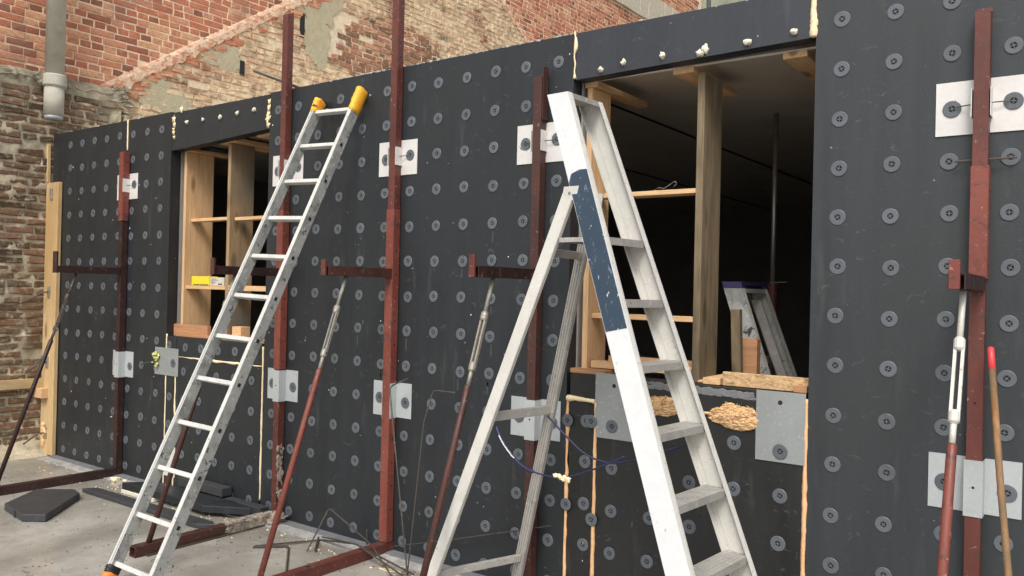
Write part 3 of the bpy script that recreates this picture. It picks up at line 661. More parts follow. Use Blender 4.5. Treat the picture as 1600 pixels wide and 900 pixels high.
def wrap(P, a0, a1, mat, name, gx=.004, gn=.004, seed=0, flare=0.):
    b = B(); n = 10; m_ = 14; vs = []
    for i in range(n + 1):
        u = a0 + (a1 - a0) * i / n; sh = .9 if i in (0, n) else 1
        for k in range(m_):
            an = 2 * math.pi * k / m_; cx, cn = math.cos(an), math.sin(an)
            q = (abs(cx) ** 3.2 + abs(cn) ** 3.2) ** (-1 / 3.2) * sh * (1 + flare * i / n)
            e_ = .0045 * noise.noise(Vector((cx * 1.6, cn * 1.6, i * .55 + seed * 7)))
            uu = u + .010 * noise.noise(Vector((cx, cn, seed * 3 + (0 if i < 5 else 5)))) * (1 if i in (0, n) else .3)
            vs.append(P + LU * uu + LW * (.013 + cx * q * (.0145 + gx + e_)) + LN * (.032 + cn * q * (.033 + gn + e_)))
    fs = [(i * m_ + k, i * m_ + (k + 1) % m_, i * m_ + m_ + (k + 1) % m_, i * m_ + m_ + k) for i in range(n) for k in range(m_)] + [tuple(range(m_))[::-1], tuple(n * m_ + k for k in range(m_))]
    b.add(vs, fs); return b.obj(name, mat, t, 0, True)
wrap(LB, top - .045, top + .05, M['amber'], 'tape_wrap', .005, .004, 1, .22); wrap(LB, top - .018, top - .002, M['rubber'], 'tape_band', .0075, .0065, 2)
wrap(LB + LW * W_, top - .06, top + .10, M['amber'], 'tape_wrap', .006, .005, 3, .18)
for off, hh in ((0, .045), (W_, .10)):
    P = LB + LW * off + LU * (top + hh - .02) + LN * .04; B().blob(P + LN * .022 + LU * .012, (.024, .046, .034), off + 5, am=.7).obj('rubber_end', M['rubber'], t, 0, True)
for off in (0, W_):
    P = LB + LW * off; wrap(P, .085, .125, M['rubber'], 'foot_band', .009, .006, off + 6); wrap(P, -.01, .086, M['orange'], 'foot_wrap', .011, .008, off + 7)
B().tube([LB + LU * (r0 + 11 * rs_ + .04) + LN * .07 + LW * .05, LB + LU * (r0 + 11 * rs_ + .03) + LN * .075 + LW * .085], .009, 8).obj('wall_stub', M['strip'], t)
B().tube([LB + LU * (r0 + 11 * rs_ + .115) + LN * .07 + LW * (W_ + .05), LB + LU * (r0 + 11 * rs_ + .12) + LN * .075 + LW * (W_ + .09)], .009, 8).obj('wall_stub', M['strip'], t)

# ------------------------------------------------------------------ step ladders
def step_ladder(t, bx, by, th, s, tp, w0, dw, z1, zt, full=True, mats=None):
    W = Vector((math.cos(th), math.sin(th), 0)); F = Vector((math.sin(th), -math.cos(th), 0)); Bs = Vector((bx, by, 0)); Z = Vector((0, 0, 1))
    L = lambda z: Bs - F * s * z + W * tp * z + Z * z
    R = lambda z: Bs + W * w0 - F * s * z - W * tp * z + Z * z
    mo, mi_, mt, mf = mats; fl_ = .030; k_ = .003
    for nm, E, sg, mat in (('front_stile', L, 1, mo), ('front_stile', R, -1, mi_)):
        b = B(); i = W * sg
        b.bar(E(.0), E(zt), i * k_, -F * dw, 0)
        b.bar(E(0) + i * k_, E(zt) + i * k_, i * fl_, -F * k_, 1)
        b.bar(E(0) + i * k_ - F * (dw - k_), E(zt) + i * k_ - F * (dw - k_), i * fl_, -F * k_, 1)
        for q in (.022, dw - .030): b.bar(E(0) + i * k_ - F * q, E(zt) + i * k_ - F * q, i * .003, -F * .005, 1)   # extruded ribs inside
        for q in (.010, .020): b.bar(E(0) + i * q + F * .0002, E(zt) + i * q + F * .0002, i * .003, F * .0016, 1)
        b.obj(nm, [mat, mf], t)
    k = 0
    while True:
        z = z1 - .25 + .25 * k
        if z > zt - .45: break
        pl = (full and z > zt - .65)
        l = L(z) + W * k_ - F * .004; r = R(z) - W * k_ - F * .004; dep = dw - .008
        if pl: dep = .225
        b = B(); b.hexa([l, r, r - F * dep, l - F * dep], [p - Z * .003 for p in (l, r, r - F * dep, l - F * dep)])
        b.hexa([l - Z * .0031, r - Z * .0031, r - F * .003 - Z * .0031, l - F * .003 - Z * .0031], [p - Z * .030 for p in (l, r, r - F * .003, l - F * .003)])
        l2, r2 = l - F * (dep - .003), r - F * (dep - .003)
        b.hexa([p - Z * .0031 for p in (l2, r2, r2 - F * .003, l2 - F * .003)], [p - Z * (.030 if not pl else .018) for p in (l2, r2, r2 - F * .003, l2 - F * .003)])
        for q in range(5):
            o_ = F * (.018 + q * .017); b.hexa([l - o_ + Z * .0016, r - o_ + Z * .0016, r - o_ - F * .004 + Z * .0016, l - o_ - F * .004 + Z * .0016], [p - Z * .0014 for p in (l - o_, r - o_, r - o_ - F * .004, l - o_ - F * .004)])
        if pl: b.bar(l - F * .10 - Z * .003, l - F * dep - Z * .003, W * .003, -Z * .016)
        b.obj('platform' if pl else 'tread', mt, t); k += 1
    # top cap
    l, r = L(zt - .0005), R(zt - .0005); b = B(); l += W * k_; r -= W * k_; zd = .006
    b.hexa([l, r, r - F * dw, l - F * dw], [p - Z * zd for p in (l, r, r - F * dw, l - F * dw)])
    b.hexa([p - Z * (zd + .0001) for p in (l, r, r - F * .003, l - F * .003)], [p - Z * .022 for p in (l, r, r - F * .003, l - F * .003)])
    b.obj('top_cap', mt, t)
    return L, R, F, W, Z
t = thing('step_ladder', 'large aluminium step ladder standing open, its side stile painted white with a scratched blue band', 'step ladder', (-1.3, -.5, 0))
q = (-1.0174, -.7606, 1.4972, .36635, .0579, .5299, .10875, .4921, 2.3556)
L, R, F, W, Z = step_ladder(t, *q, True, (M['alu_white'], M['alu_cream'], M['alu_tread'], M['alu']))
for z0, z1 in ((1.385, 2.02),):
    P = [L(z0) - W * .0012 - F * .003, L(z0 - .02) - W * .0012 - F * .1065, L(z1 - .05) - W * .0012 - F * .1065, L(z1 - .015) - W * .0012 - F * .085, L(z1) - W * .0012 - F * .04, L(z1) - W * .0012 - F * .003]
    # side wrap
    n_ = len(P); B().add(P + [p + W * .0010 for p in P], [tuple(range(n_)), tuple(range(n_, 2 * n_))[::-1]] + [(i, (i + 1) % n_, n_ + (i + 1) % n_, n_ + i) for i in range(n_)]).obj('blue_band', M['blue'], t)
# rear frame
Lr = lambda z, f: Vector((0, 0, z)) + (L(0) + W * .0579 * z) + F * f
Rr = lambda z, f: Vector((0, 0, z)) + (R(0) - W * .0579 * z) + F * f
fL = lambda z: -.848 - .382 * (1.80 - z); fR = lambda z: -.925 - .262 * (1.78 - z)
b = B(); b.bar(Lr(.0, fL(0)), Lr(1.93, fL(1.93)), W * .024, -F * .062); b.obj('rear_leg', M['alu_cream'], t, .003)
b = B(); b.bar(Rr(.0, fR(0)), Rr(1.93, fR(1.93)), -W * .020, -F * .055)
for o_ in (.004, .018, .032, .046): b.bar(Rr(0, fR(0) - o_) - W * .0202, Rr(1.93, fR(1.93) - o_) - W * .0202, -W * .004, -F * .006)
b.obj('rear_leg', M['alu_tread'], t)
for z, h in ((1.665, .034), (.945, .040), (.20, .034)):
    B().bar(Lr(z, fL(z) - .01) + W * .0242, Rr(z, fR(z) - .012) - W * .0245, Z * h, -F * .022).obj('rear_brace', M['alu_tread'], t, .002)
for E, sg, ff, zz, xx in ((Lr, 1, fL, 1.925, .0), (Rr, -1, fR, 1.93, .0)):
    c_ = E(zz, ff(zz) - .022) + W * sg * .006
    B().bar(c_ - F * .040 - Z * .030, c_ - F * .030 + Z * .028, F * .075, -W * sg * .0075).obj('hinge_plate', M['alu'], t, .001)
    B().tube([c_ - W * .010, c_ + W * .012], .006, 10).obj('hinge_bolt', M['turnbuckle'], t)
t = thing('step_ladder', 'grey step ladder with a purple top, standing inside the room behind the large window', 'step ladder', (-1.3, .8, 0))
L2, R2, F2, W2, Z2 = step_ladder(t, -1.02, .60, 1.4972, .366, .05, .47, .105, .32, 1.56, False, (M['alu_dirty'], M['alu_dirty'], M['alu_tread'], M['alu_tread']))
for E, sg in ((L2, 1), (R2, -1)):
    B().bar(E(1.56) - W2 * sg * .002, E(1.595) - W2 * sg * .002, W2 * sg * .035, -F2 * .107).obj('end_cap', M['purple'], t, .002)
B().bar(L2(1.575), R2(1.575), -F2 * .10, Z2 * .02).obj('top_cap', M['purple'], t)
for E, sg in ((L2, 1), (R2, -1)): B().bar(E(1.5) + W2 * sg * .034 - F2 * .04, E(0) + W2 * sg * .034 - F2 * .04, -F2 * .05, W2 * sg * .02).obj('rear_leg', M['alu_tread'], t)
B().bar(L2(1.19) - F2 * .16, L2(1.19) - F2 * .16 + W2 * .47, -Z2 * .04, F2 * .02).obj('rear_brace', M['alu'], t)

# blue cords of the step ladder
def catmull(P, n=8):
    P = [Vector(p) for p in P]; out = []
    Q = [P[0]] + P + [P[-1]]
    for i in range(len(P) - 1):
        a_, b_, c_, d_ = Q[i:i + 4]
        for k in range(n):
            u = k / n; out.append(.5 * ((2 * b_) + (c_ - a_) * u + (2 * a_ - 5 * b_ + 4 * c_ - d_) * u * u + (3 * b_ - a_ - 3 * c_ + d_) * u ** 3))
    return out + [P[-1]]
CORD1 = [(-2.19, -.58, .925), (-2.13, -.60, .86), (-2.03, -.62, .79), (-1.93, -.63, .765), (-1.80, -.64, .77), (-1.66, -.66, .82), (-1.50, -.68, .90)]
CORD2 = [(-2.13, -.26, .94), (-2.03, -.25, .855), (-1.93, -.25, .79), (-1.82, -.24, .765), (-1.70, -.24, .79), (-1.55, -.24, .85), (-1.42, -.24, .90)]
t = thing('cord', 'navy blue stay cord sagging nearest the camera, with a dab of yellow foam', 'cord', CORD1[0], 'stay cords of the step ladder'); pts = catmull(CORD1); n = len(pts)
B().tube(pts, [.0075 if i < n * .45 else .0035 for i in range(n)], 8, jit=.08).obj('strand', M['rope'], t, 0, True)
b = B()
for i in range(9): b.tube([pts[5 + i] + Vector((0, -.0065, .003)), pts[6 + i] + Vector((0, -.0065, .003 + rnd(-.002, .002)))], [.0022, .0035], 5)
b.obj('frayed_patch', M['rope_light'], t)
b = B()
for i in range(7): b.blob(pts[int(n * .66)] + Vector((rnd(-.035, .035), -.006, rnd(-.008, .008))), (.012, .007, .009), i, am=.8)
b.obj('foam_dab', M['foam'], t, 0, True)
t = thing('cord', 'navy blue stay cord hanging behind, off the right rear leg', 'cord', CORD2[0], 'stay cords of the step ladder')
B().tube(catmull(CORD2), .0048, 8, jit=.08).obj('strand', M['rope'], t, 0, True)

# ------------------------------------------------------------------ rods, wires, broom
def rod(name, label, pts, r, mat='rebar', cat='rod', group=None, n=6):
    # rounded corners + a ribbed look from radius change
    P = [Vector(p) for p in pts]; out = [P[0]]
    for i in range(1, len(P) - 1):
        a_, b_ = (P[i - 1] - P[i]), (P[i + 1] - P[i]); q = min(.025, a_.length * .4, b_.length * .4)
        s_, e_ = P[i] + a_.normalized() * q, P[i] + b_.normalized() * q
        out += [s_, (s_ + e_ + P[i] * 2) / 4, e_]
    out.append(P[-1]); fine = []
    for p, qv in zip(out, out[1:]):
        k = max(1, int((qv - p).length / .012))
        fine += [p.lerp(qv, i / k) for i in range(k)]
    fine.append(out[-1]); rr = [r * (1.1 if i % 2 else .93) for i in range(len(fine))]
    return tag(B().tube(fine, rr, n).obj(name, M[mat]), label, cat, group)
RG = 'thin steel rods lying about the brace foot'
rod('bent_rod', 'bent rod propped upright, its hook over the grey plate of the middle post', [(-3.20, -.07, 1.015), (-3.30, -.11, .965), (-3.255, -.14, .86), (-3.02, -.23, .005)], .0042)
rod('bent_rod', 'bent rod propped upright with its top turned right, touching a red prop tube', [(-2.81, -.12, .975), (-2.965, -.12, .975), (-3.0, -.15, .80), (-3.015, -.235, .005)], .0042)
rod('steel_rod', 'long doubled rod lying across the red floor beam', [(-4.0, -.47, .012), (-3.80, -.14, .012), (-3.45, -.20, .072), (-2.94, -.27, .03)], .0052, group=RG)
rod('steel_rod', 'second rod of the doubled pair crossing the red floor beam', [(-3.815, -.125, .024), (-3.43, -.215, .078), (-2.955, -.30, .012)], .0048, group=RG)
rod('steel_rod', 'rod bent to a right angle flat on the floor left of the beam', [(-4.0, -.48, .008), (-3.86, -.335, .008), (-3.43, -.70, .008)], .0062, group=RG)
rod('steel_rod', 'rod arched up off the floor against the foot of the wall', [(-3.70, -.335, .012), (-3.72, -.16, .22), (-3.30, -.22, .10), (-3.02, -.34, .012)], .0045, group=RG)
rod('steel_rod', 'short thick dark rod end on the floor by the arched rod', [(-3.83, -.14, .020), (-3.67, -.30, .012)], .007, group=RG)
rod('steel_rod', 'thin rod rising to the right along the wall behind the step ladder', [(-3.25, -.10, .075), (-2.9, -.05, .165), (-2.25, -.03, .36)], .0036, group=RG)
rod('wire_rod', 'dark rod sticking out over the top of the wall before the brick gable', [(-4.92, .12, 3.02), (-4.30, .04, 2.80)], .009)
rod('rod_stub', 'small upright pin at the foot of the wall', [(-3.535, -.03, .0), (-3.535, -.03, .10)], .005)
rod('steel_rod', 'rod beside the cement crusted beam of the second brace', [(-4.322, -.15, .006), (-4.315, -.94, .006)], .005, group=RG)
t = thing('broom_handle', 'wooden broom handle with a coral red cap leaning by the right hand post', 'broom handle', (-.25, -.5, 0))
p0, p1 = Vector((-.361, -.12, 1.357)), Vector((-.168, -.875, .0)); d = p1 - p0
B().tube([p0 + d * .052, p0 + d * .3, p0 + d * .6 + Vector((.006, 0, 0)), p1], .0112, 12).obj('wooden_handle', M['handle_wood'], t, 0, True); B().tube([p0, p0 + d * .004, p0 + d * .055], [.008, .0115, .0120], 12).obj('plastic_cap', M['pinkcap'], t, 0, True)
B().tube([p0 + Vector((0, -.0138, -.014)), p0 + Vector((0, -.0115, -.014))], .0055, 8).obj('hole', M['hole'], t)

# ------------------------------------------------------------------ offcuts and debris on the floor
CG = 'insulation offcuts on the floor'
def slab(name, label, pts, z0, z1, mat, cat='offcut', g_=CG, bev=.003): return tag(B().prism(pts, z0, z1).obj(name, M[mat], None, bev), label, cat, g_)
t = thing('insulation_offcut', 'grey five sided insulation offcut alone on the wet floor at left', 'offcut', (-5.7, -.85, 0), CG)
B().prism([(-5.88, -1.03), (-5.52, -1.075), (-5.405, -.985), (-5.80, -.58), (-5.93, -.55), (-6.13, -.72)], .002, .048).obj('slab_body', M['eps_cut'], t, .004)
b = B().bar((-5.665, -1.0635, .004), (-5.665, -1.0635, .046), (.018, -.002, 0), (0, .01, 0)); b.obj('slot', M['eps_in'], t)
slab('insulation_strip', 'long narrow grey insulation strip lying flat in front of the stacked boards', [(-5.99, -.47), (-4.60, -.465), (-4.50, -.40), (-4.56, -.36), (-5.93, -.385)], .002, .030, 'eps_cut')
slab('insulation_board', 'black insulation board with a white underside lying by the wall behind the ladder', [(-5.76, -.30), (-4.80, -.285), (-4.80, -.10), (-5.60, -.13)], .030, .080, 'eps')
slab('white_board', 'cream polystyrene sheet under the black insulation board', [(-5.765, -.305), (-5.35, -.30), (-5.35, -.15), (-5.62, -.14)], .002, .0295, 'white_eps')
slab('insulation_board', 'smaller black board lying at the right end of the stack', [(-5.0, -.283), (-4.79, -.29), (-4.50, -.13), (-4.72, -.085), (-4.95, -.095)], .0305, .0302 + .045, 'eps')
slab('insulation_block', 'upright black insulation block leaning on the foot of the wall', [(-5.38, -.10), (-4.86, -.10), (-4.86, -.02), (-5.38, -.02)], .082, .140, 'eps_in')
slab('insulation_block', 'low black block at the wall foot left of the crusted beam', [(-4.85, -.09), (-4.46, -.09), (-4.46, -.02), (-4.85, -.02)], .013, .075, 'eps_in')
random.seed(11)
b = B()
for i in range(1500):
    x, y = rnd(-7.2, -2.6), rnd(-1.9, -.16)
    if noise.noise(Vector((x * 1.7, y * 2.4, 3))) < .12 and random.random() < .85: continue
    r = rnd(.002, .006); b.blob((x, y, r * .3), (r * rnd(.8, 2.2), r, r * .6), i, sub=1, am=.8)
o = b.obj('floor_grit', M['grit']); o['kind'] = 'stuff'
b = B()
for i in range(150):
    x = rnd(-7.2, -2.4); y = -.16 - abs(random.gauss(0, .12)); r = rnd(.002, .006)
    b.blob((x, y, r * .4), (r * rnd(.8, 2), r, r * .7), i, sub=1, am=.8)
b.obj('pale_crumbs', M['foam'])['kind'] = 'stuff'
DG = 'small pale foam crumbs on the floor'
for i, (x, y, r, lab) in enumerate(((-6.14, -.14, .028, 'largest pale foam crumb beside the far left brace foot'), (-6.08, -.10, .014, 'pale crumb just right of the largest one'), (-4.93, -.36, .012, 'white crumb on the long grey strip'), (-5.90, -.14, .011, 'lone pale crumb on the strip by the far left post'))):
    tag(B().blob((x, y, .03 if 'strip' in lab and i == 2 else r * .5), (r * 1.6, r, r * .7), i, am=.8).obj('foam_crumb', M['foam']), lab, 'crumb', DG)
tag(B().prism([(-3.20, -.262), (-3.13, -.27), (-3.06, -.235), (-3.12, -.225)], .002, .008).obj('tape_scrap', M['foam']), 'yellowish scrap on the floor under the doubled rods', 'scrap')

# ------------------------------------------------------------------ old brick wall (faces +x)
bw = thing('brick_wall', 'tall old brick wall closing the left side, pink above and rough and limewashed below a gable scar', 'brick wall', (-7.7, 2, 0))
XU, XL = -7.70, -7.615       # faces of the upper and of the thicker lower wall
gl = lambda y: 3.383 + .675 * (y - .545) if y < 5.49 else 6.72 - .65 * (y - 5.49)   # roof scar line
def zone(y, z):
    if y < .55: return 'B' if z < 3.31 + .03 * math.sin(y * 9) else 'A'
    return 'C' if z < gl(y) else 'A'
b = B(); b.box(XU - .6, XU + .0015, -3.2, 13.85, 3.2, 9.2).obj('mortar_upper', M['moA'], bw)
# rough gable field mortar sits slightly proud, cut along the scar
def poly_x(pts, x0, x1): 
    n = len(pts); return B().add([(x0, y, z) for y, z in pts] + [(x1, y, z) for y, z in pts], [tuple(range(n))[::-1], tuple(range(n, 2 * n))] + [(i, (i + 1) % n, n + (i + 1) % n, n + i) for i in range(n)])
poly_x([(.55, 0), (10.5, 0), (10.5, gl(10.5)), (5.49, 6.72), (.55, gl(.55))], XU + .001, XU + .012).obj('mortar_gable', M['moC'], bw)
# lower thick wall with uneven face
def field(y0, y1, z0, z1, x, mat, name, amp, st=.05, freq=3., ok=None):
    ny, nz = int((y1 - y0) / st) + 1, int((z1 - z0) / st) + 1; vs = []
    for j in range(nz + 1):
        for i in range(ny + 1):
            y = y0 + (y1 - y0) * i / ny; z = z0 + (z1 - z0) * j / nz; vs.append((x + amp * noise.fractal(Vector((y * freq, z * freq, x)), .8, 2, 4), y, z))
    fs = [(j * (ny + 1) + i, j * (ny + 1) + i + 1, (j + 1) * (ny + 1) + i + 1, (j + 1) * (ny + 1) + i) for j in range(nz) for i in range(ny)]
    if ok: fs = [f for f in fs if ok(vs[f[2]][1], vs[f[2]][2])]
    return B().add(vs, fs).obj(name, mat, bw, 0, True)
B().box(XU - .5, XL - .02, -3.2, .62, 0, 3.25).obj('wall_core', M['moB'], bw)
field(-3.2, .62, 0, 3.30, XL - .001, M['moB'], 'mortar_lower', .016, .022, 9)
# weathered mortar ledge
vs = []; n = 120
for i in range(n + 1):
    y = -3.2 + 3.85 * i / n; a_ = .02 * noise.noise(Vector((y * 6, 0, 0))); c_ = .012 * noise.noise(Vector((y * 17, 0, 3)))
    d_ = .02 * noise.noise(Vector((y * 31, 5, 0))); vs += [(XU - .01, y, 3.36 + a_), (XL - .012 + c_, y, 3.315 + a_ + d_), (XL + .010 + c_ + d_, y, 3.27 + a_ * 2 - d_), (XL - .03, y, 3.215 + d_)]
B().add(vs, [(i * 4 + k, i * 4 + k + 1, i * 4 + 5 + k, i * 4 + 4 + k) for i in range(n) for k in range(3)]).obj('mortar_ledge', M['moB'], bw, 0, False)
b = B()
for i in range(70): b.blob((XL - .03 + .02 * random.random(), .60 + random.uniform(-.06, .10) , 2.95 + random.random() * .40), (.03, random.uniform(.02, .06), random.uniform(.012, .03)), i, sub=1, am=.9)
b.obj('rubble_edge', M['moB'], bw)['kind'] = 'stuff'
# mortar fillet at the foot
vs = []
for i in range(n + 1):
    y = -3.2 + 3.2 * i / n; a_ = .03 * noise.noise(Vector((y * 5, 7, 0)))
    vs += [(XL - .01, y, .16 + a_), (XL + .045 + a_, y, .06 + a_), (XL + .13 + a_, y, .010), (XL + .17 + a_, y, -.01)]
B().add(vs, [(i * 4 + k, i * 4 + k + 1, i * 4 + 5 + k, i * 4 + 4 + k) for i in range(n) for k in range(3)]).obj('mortar_foot', M['moB'], bw, 0, True)
field(.5, 8.6, 2.6, 6.7, XU + .009, M['moC'], 'limewashed_render', .012, .035, 8, lambda y, z: z < gl(y) - .03 and 2.5 + .33 * y < z < 4.9 + .32 * y)
# bricks
def brick_verts(ln, hh, pr, rough, rng):
    c = .0045 if rough < .5 else .007; j = .0025 + .009 * rough
    J = lambda: rng.uniform(-j, j)
    o = [(-.02, -ln / 2 + J(), -hh / 2 + J()), (-.02, ln / 2 + J(), -hh / 2 + J()), (-.02, ln / 2 + J(), hh / 2 + J()), (-.02, -ln / 2 + J(), hh / 2 + J())]
    e_ = [(pr - c * .7, y_, z_) for _, y_, z_ in o]
    f = [(pr + J() * .6, y_ - math.copysign(c, y_), z_ - math.copysign(c * .8, z_)) for _, y_, z_ in o]
    return o + e_ + f, [(0, 1, 5, 4), (1, 2, 6, 5), (2, 3, 7, 6), (3, 0, 4, 7), (4, 5, 9, 8), (5, 6, 10, 9), (6, 7, 11, 10), (7, 4, 8, 11), (8, 9, 10, 11)]
rng = random.Random(4); bricks = []; CH = .0672
row = 0; z = .04
while z < 8.6:
    zc = z + CH / 2; y = -.62 - rng.uniform(0, .1)
    head = row % 3 == 0
    while y < 13.8:
        zn0 = zone(y + .1, zc)
        if zn0 == 'B': ln = rng.choice([.215, .2, .105, .215]) ; gap = rng.uniform(.014, .034)
        elif head: ln = .102 + rng.uniform(-.004, .004); gap = .012
        else: ln = rng.choice([.215, .215, .213, .105]); gap = .012
        yc = y + ln / 2; y += ln + gap
        if yc > 13.8: break
        if zc < 2.62 + .33 * max(yc, 0) - .12 and yc > .05: continue
        if zc > 4.55 + .315 * yc: continue
        if yc > 9.5 and 6.98 < zc < 7.56: continue
        zn = zone(yc, zc)
        if zn == 'C' and abs(zc - gl(yc)) < .05: continue
        if zn == 'B' and (rng.random() < .04 or 3.22 < zc): continue
        if zn == 'C' and rng.random() < .04: continue
        if ((yc - 1.78) / .25) ** 2 + ((zc - 3.93) / .15) ** 2 < 1 or ((yc - 3.1) / .33) ** 2 + ((zc - 4.75) / .5) ** 2 < 1: continue
        bricks.append((yc, zc, ln, zn))
    z += CH; row += 1
camp = Vector((0, -3.4715, 1.5136))
bricks.sort(key=lambda q: (Vector((-7.65, q[0], q[1])) - camp).length - (0 if q[2] > .15 else -.35))
MATS = {'A': M['brA'], 'B': M['brB'], 'C': M['brC']}
VAR = {}
def variant(zn, ln):
    key = (zn, ln > .15, rng.randrange(14)); 
    if key not in VAR:
        r2 = random.Random(str(key)); rough = {'A': .25, 'B': .7, 'C': .75}[zn]
        vs, fs = brick_verts(.215 if ln > .15 else .103, CH - (.012 if zn != 'B' else .018), .007 if zn == 'A' else .009, rough, r2)
        b = B().add(vs, fs); b.tone = [r2.random()] * len(b.v); VAR[key] = b.mesh('brick', MATS[zn])
    return VAR[key]
for (yc, zc, ln, zn) in bricks[:300]:
    o = bpy.data.objects.new('brick', variant(zn, ln)); col.objects.link(o)
    x = XL + .008 * noise.noise(Vector((yc * 5, zc * 5, 1))) if zn == 'B' else (XU + (.012 if zn == 'C' else 0))
    o.location = (x + rng.uniform(-.002, .002), yc, zc); o.scale = (1, ln / (.215 if ln > .15 else .103), 1)
    if zn != 'A': o.rotation_euler = (rng.uniform(-.025, .025), rng.uniform(-.02, .02), rng.uniform(-.02, .02))
    par(o, bw)
for zn in 'ABC':
    b = B(); tone = []
    for (yc, zc, ln, z_) in bricks[300:]:
        if z_ != zn: continue
        vs, fs = brick_verts(ln, CH - (.012 if zn != 'B' else .018), .006 if zn == 'A' else .010, {'A': .2, 'B': 1., 'C': .75}[zn], rng)
        x = XL if zn == 'B' else (XU + (.012 if zn == 'C' else 0)); n0 = len(b.v)
        if zn == 'C': x += .006 * noise.noise(Vector((yc * 3, zc * 3, 0)))
        b.add([(vx + x, vy + yc, vz + zc) for vx, vy, vz in vs], fs); tone += [rng.random()] * len(vs)
    if b.v: b.tone = tone; o = b.obj('brickwork', MATS[zn], bw); o['kind'] = 'stuff'
# raised scar of the old roof
for y0, y1 in ((.42, 5.49), (5.49, 10.3)):
    vs = []; n = int((y1 - y0) / .035)
    for i in range(n + 1):
        y = y0 + (y1 - y0) * i / n; z = gl(max(y, .4)) if y0 < 1 else gl(y); q = noise.noise(Vector((y * 7, 1, 0))); q2 = noise.noise(Vector((y * 13, 5, 0)))
        wd = .10 + .06 * q2 + .03 * noise.noise(Vector((y * 31, 2, 0)))
        q3 = noise.noise(Vector((y * 29, 8, 0))); vs += [(XU + .002, y, z + .035 + .02 * q3), (XU + .016 + .004 * q3, y, z + .020 + .012 * q), (XU + .030 + .012 * q2, y, z - .02 + .012 * q2), (XU + .034 + .014 * q3, y, z - wd), (XU + .006, y, z - wd - .012 + .03 * q3)]
    B().add(vs, [(i * 5 + k, i * 5 + k + 1, i * 5 + 6 + k, i * 5 + 5 + k) for i in range(n) for k in range(4)]).obj('roof_scar', M['scar'], bw, 0, False)
# broken brick lumps below the scar
b = B(); tone = []
for i in range(90):
    y = .6 + 4.2 * rng.random(); z = gl(y) - rng.uniform(.12, .2)
    vs, fs = brick_verts(rng.uniform(.08, .18), .055, .018 + rng.uniform(0, .014), 1, rng); b.add([(vx + XU, vy + y, vz + z) for vx, vy, vz in vs], fs); tone += [rng.uniform(.5, 1)] * len(vs)
b.tone = tone; o = b.obj('broken_brick', M['brA'], bw); o['kind'] = 'stuff'
# cement patches
def patch(cy, cz, ry, rz, seed, x=XU + .014):
    pts = []; n = 60
    for i in range(n):
        a_ = 2 * math.pi * i / n; q = 1 + .6 * noise.noise(Vector((math.cos(a_) * 1.4, math.sin(a_) * 1.4, seed))) + .25 * noise.noise(Vector((math.cos(a_) * 5, math.sin(a_) * 5, seed))); pts.append((cy + ry * q * math.cos(a_), cz + rz * q * math.sin(a_)))
    poly_x(pts, x, x + .010).obj('cement_patch', M['plaster'], bw)
patch(1.78, 3.92, .23, .14, 1); patch(3.05, 4.85, .28, .30, 2); patch(3.0, 4.45, .22, .26, 3, XU + .016); patch(1.1, 3.35, .3, .16, 5)
for y_, z_, h_ in ((1.98, 3.86, .16), (2.78, 4.55, .3)): B().box(XU + .0, XU + .026, y_ - .03, y_ + .03, z_ - h_ / 2, z_ + h_ / 2).obj('chase', M['hole'], bw)
# concrete band and wall end
b = B()
for k in range(12): b.box(XU - .02, XU + .05 + .006 * (k % 3), 9.55 + k * .36, 9.55 + k * .36 + .35, 6.99, 7.55)
b.obj('concrete_band', M['band'], bw, .006)
B().box(XU - .05, XU + .06, 13.86, 13.98, 0, 9).obj('wall_end_pier', M['band'], bw)
# stack pipe
t = thing('soil_pipe', 'thick grey cement pipe coming down the brick wall and ending above the dark wall', 'pipe', (-7.5, -.03, 3)); YP = -.033
B().tube([(-7.52, YP, 3.28), (-7.52, YP, 9)], .078, 24).obj('upper_pipe', M['pipe'], t, 0, True)
B().tube([(-7.52, YP, 3.20), (-7.52, YP, 3.215), (-7.52, YP, 3.30), (-7.52, YP, 3.31)], [.084, .097, .097, .088], 24).obj('socket', M['pipe'], t, 0, False)
B().tube([(-7.52, YP, 2.955), (-7.52, YP, 3.215)], .080, 24).obj('lower_pipe', M['pipe'], t, 0, True); B().tube([(-7.52, YP, 2.925), (-7.52, YP, 2.958)], .074, 24).obj('pipe_lip', M['plate'], t, 0, True)
b = B()
for i in range(40): b.blob((-7.56, rng.uniform(-.16, .10), 3.27 + rng.uniform(-.04, .04)), (.04, .03, .03), i, sub=1, am=.7)
b.obj('mortar_collar', M['moB'], t)['kind'] = 'stuff'
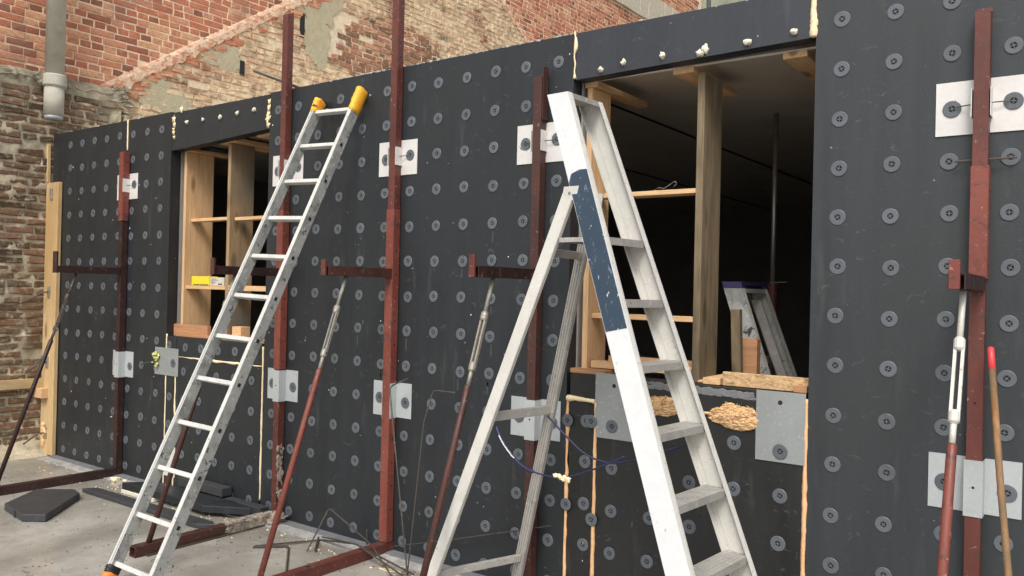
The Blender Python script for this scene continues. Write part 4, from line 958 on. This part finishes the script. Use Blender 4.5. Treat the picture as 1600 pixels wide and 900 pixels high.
# timber at the junction
t = thing('form_timber', 'tall pale timber board standing where the dark wall meets the brick wall', 'timber', (-7.5, -.02, 0))
B().box(-7.60, -7.383, -.042, -.006, .01, 2.37).obj('upright_board', M['timber_form'], t, .003)
board(-7.60, -7.47, -.10, -.0425, .50, .585, 'pine_x', t, 'block')
for z_, r_z in ((2.27, 0), (1.42, 1), (.81, 2), (.20, 3)):
    B().box(-7.515, -7.475, -.052, -.0425, z_ - .05, z_ + .05).obj('clamp', M['turnbuckle'], t, .002)
    if r_z: B().tube([(-7.49, -.055, z_), (-7.53, -.09, z_ - .01), (-7.55, -.20, z_ - .09)], .006, 6).obj('anchor_pin', M['rebar'], t, 0, True)
tag(B().box(-7.60, -7.56, -1.2, -.0425, .585, .665).obj('form_rail', M['timber_form_y'], None, .002), 'horizontal timber rail fixed low on the brick wall', 'timber')
tag(B().hexa([(-7.64, -.04, 2.375), (-7.592, -.04, 2.375), (-7.592, -.01, 2.375), (-7.64, -.01, 2.375)], [(-7.635, -.04, 2.71), (-7.60, -.04, 2.72), (-7.60, -.01, 2.72), (-7.635, -.01, 2.71)]).obj('timber_strip', M['timber_form'], None, .004), 'narrow splintered timber strip above the tall timber board', 'timber')
b = B()
for i in range(8): b.blob((-7.52 + rng.uniform(-.02, .03), -.05, .10 + i * .022), (.028, .02, .026), i + 4, sub=1, am=.9)
tag(b.obj('broken_brick', M['nest'], None), 'broken orange brick lump at the foot of the timber board', 'brick lump')
# far building beyond the wall end
t = thing('far_building', 'mossy grey green rendered building beyond the end of the brick wall', 'building', (-9, 17.5, 0))
B().box(-14, -.5, 17.5, 22, 0, 12).obj('rendered_wall', M['moss'], t)
for x_ in (-7.2, -6.5, -5.7, -5.0, -4.2): B().box(x_, x_ + .05, 17.42, 17.497, 0, 12).obj('rain_stained_joint', M['downpipe'], t)
tag(B().tube([(-7.52, 14.0, 0), (-7.52, 14.0, 9.2)], .05, 10).obj('downpipe', M['downpipe']), 'dark downpipe on the far end of the brick wall', 'pipe')
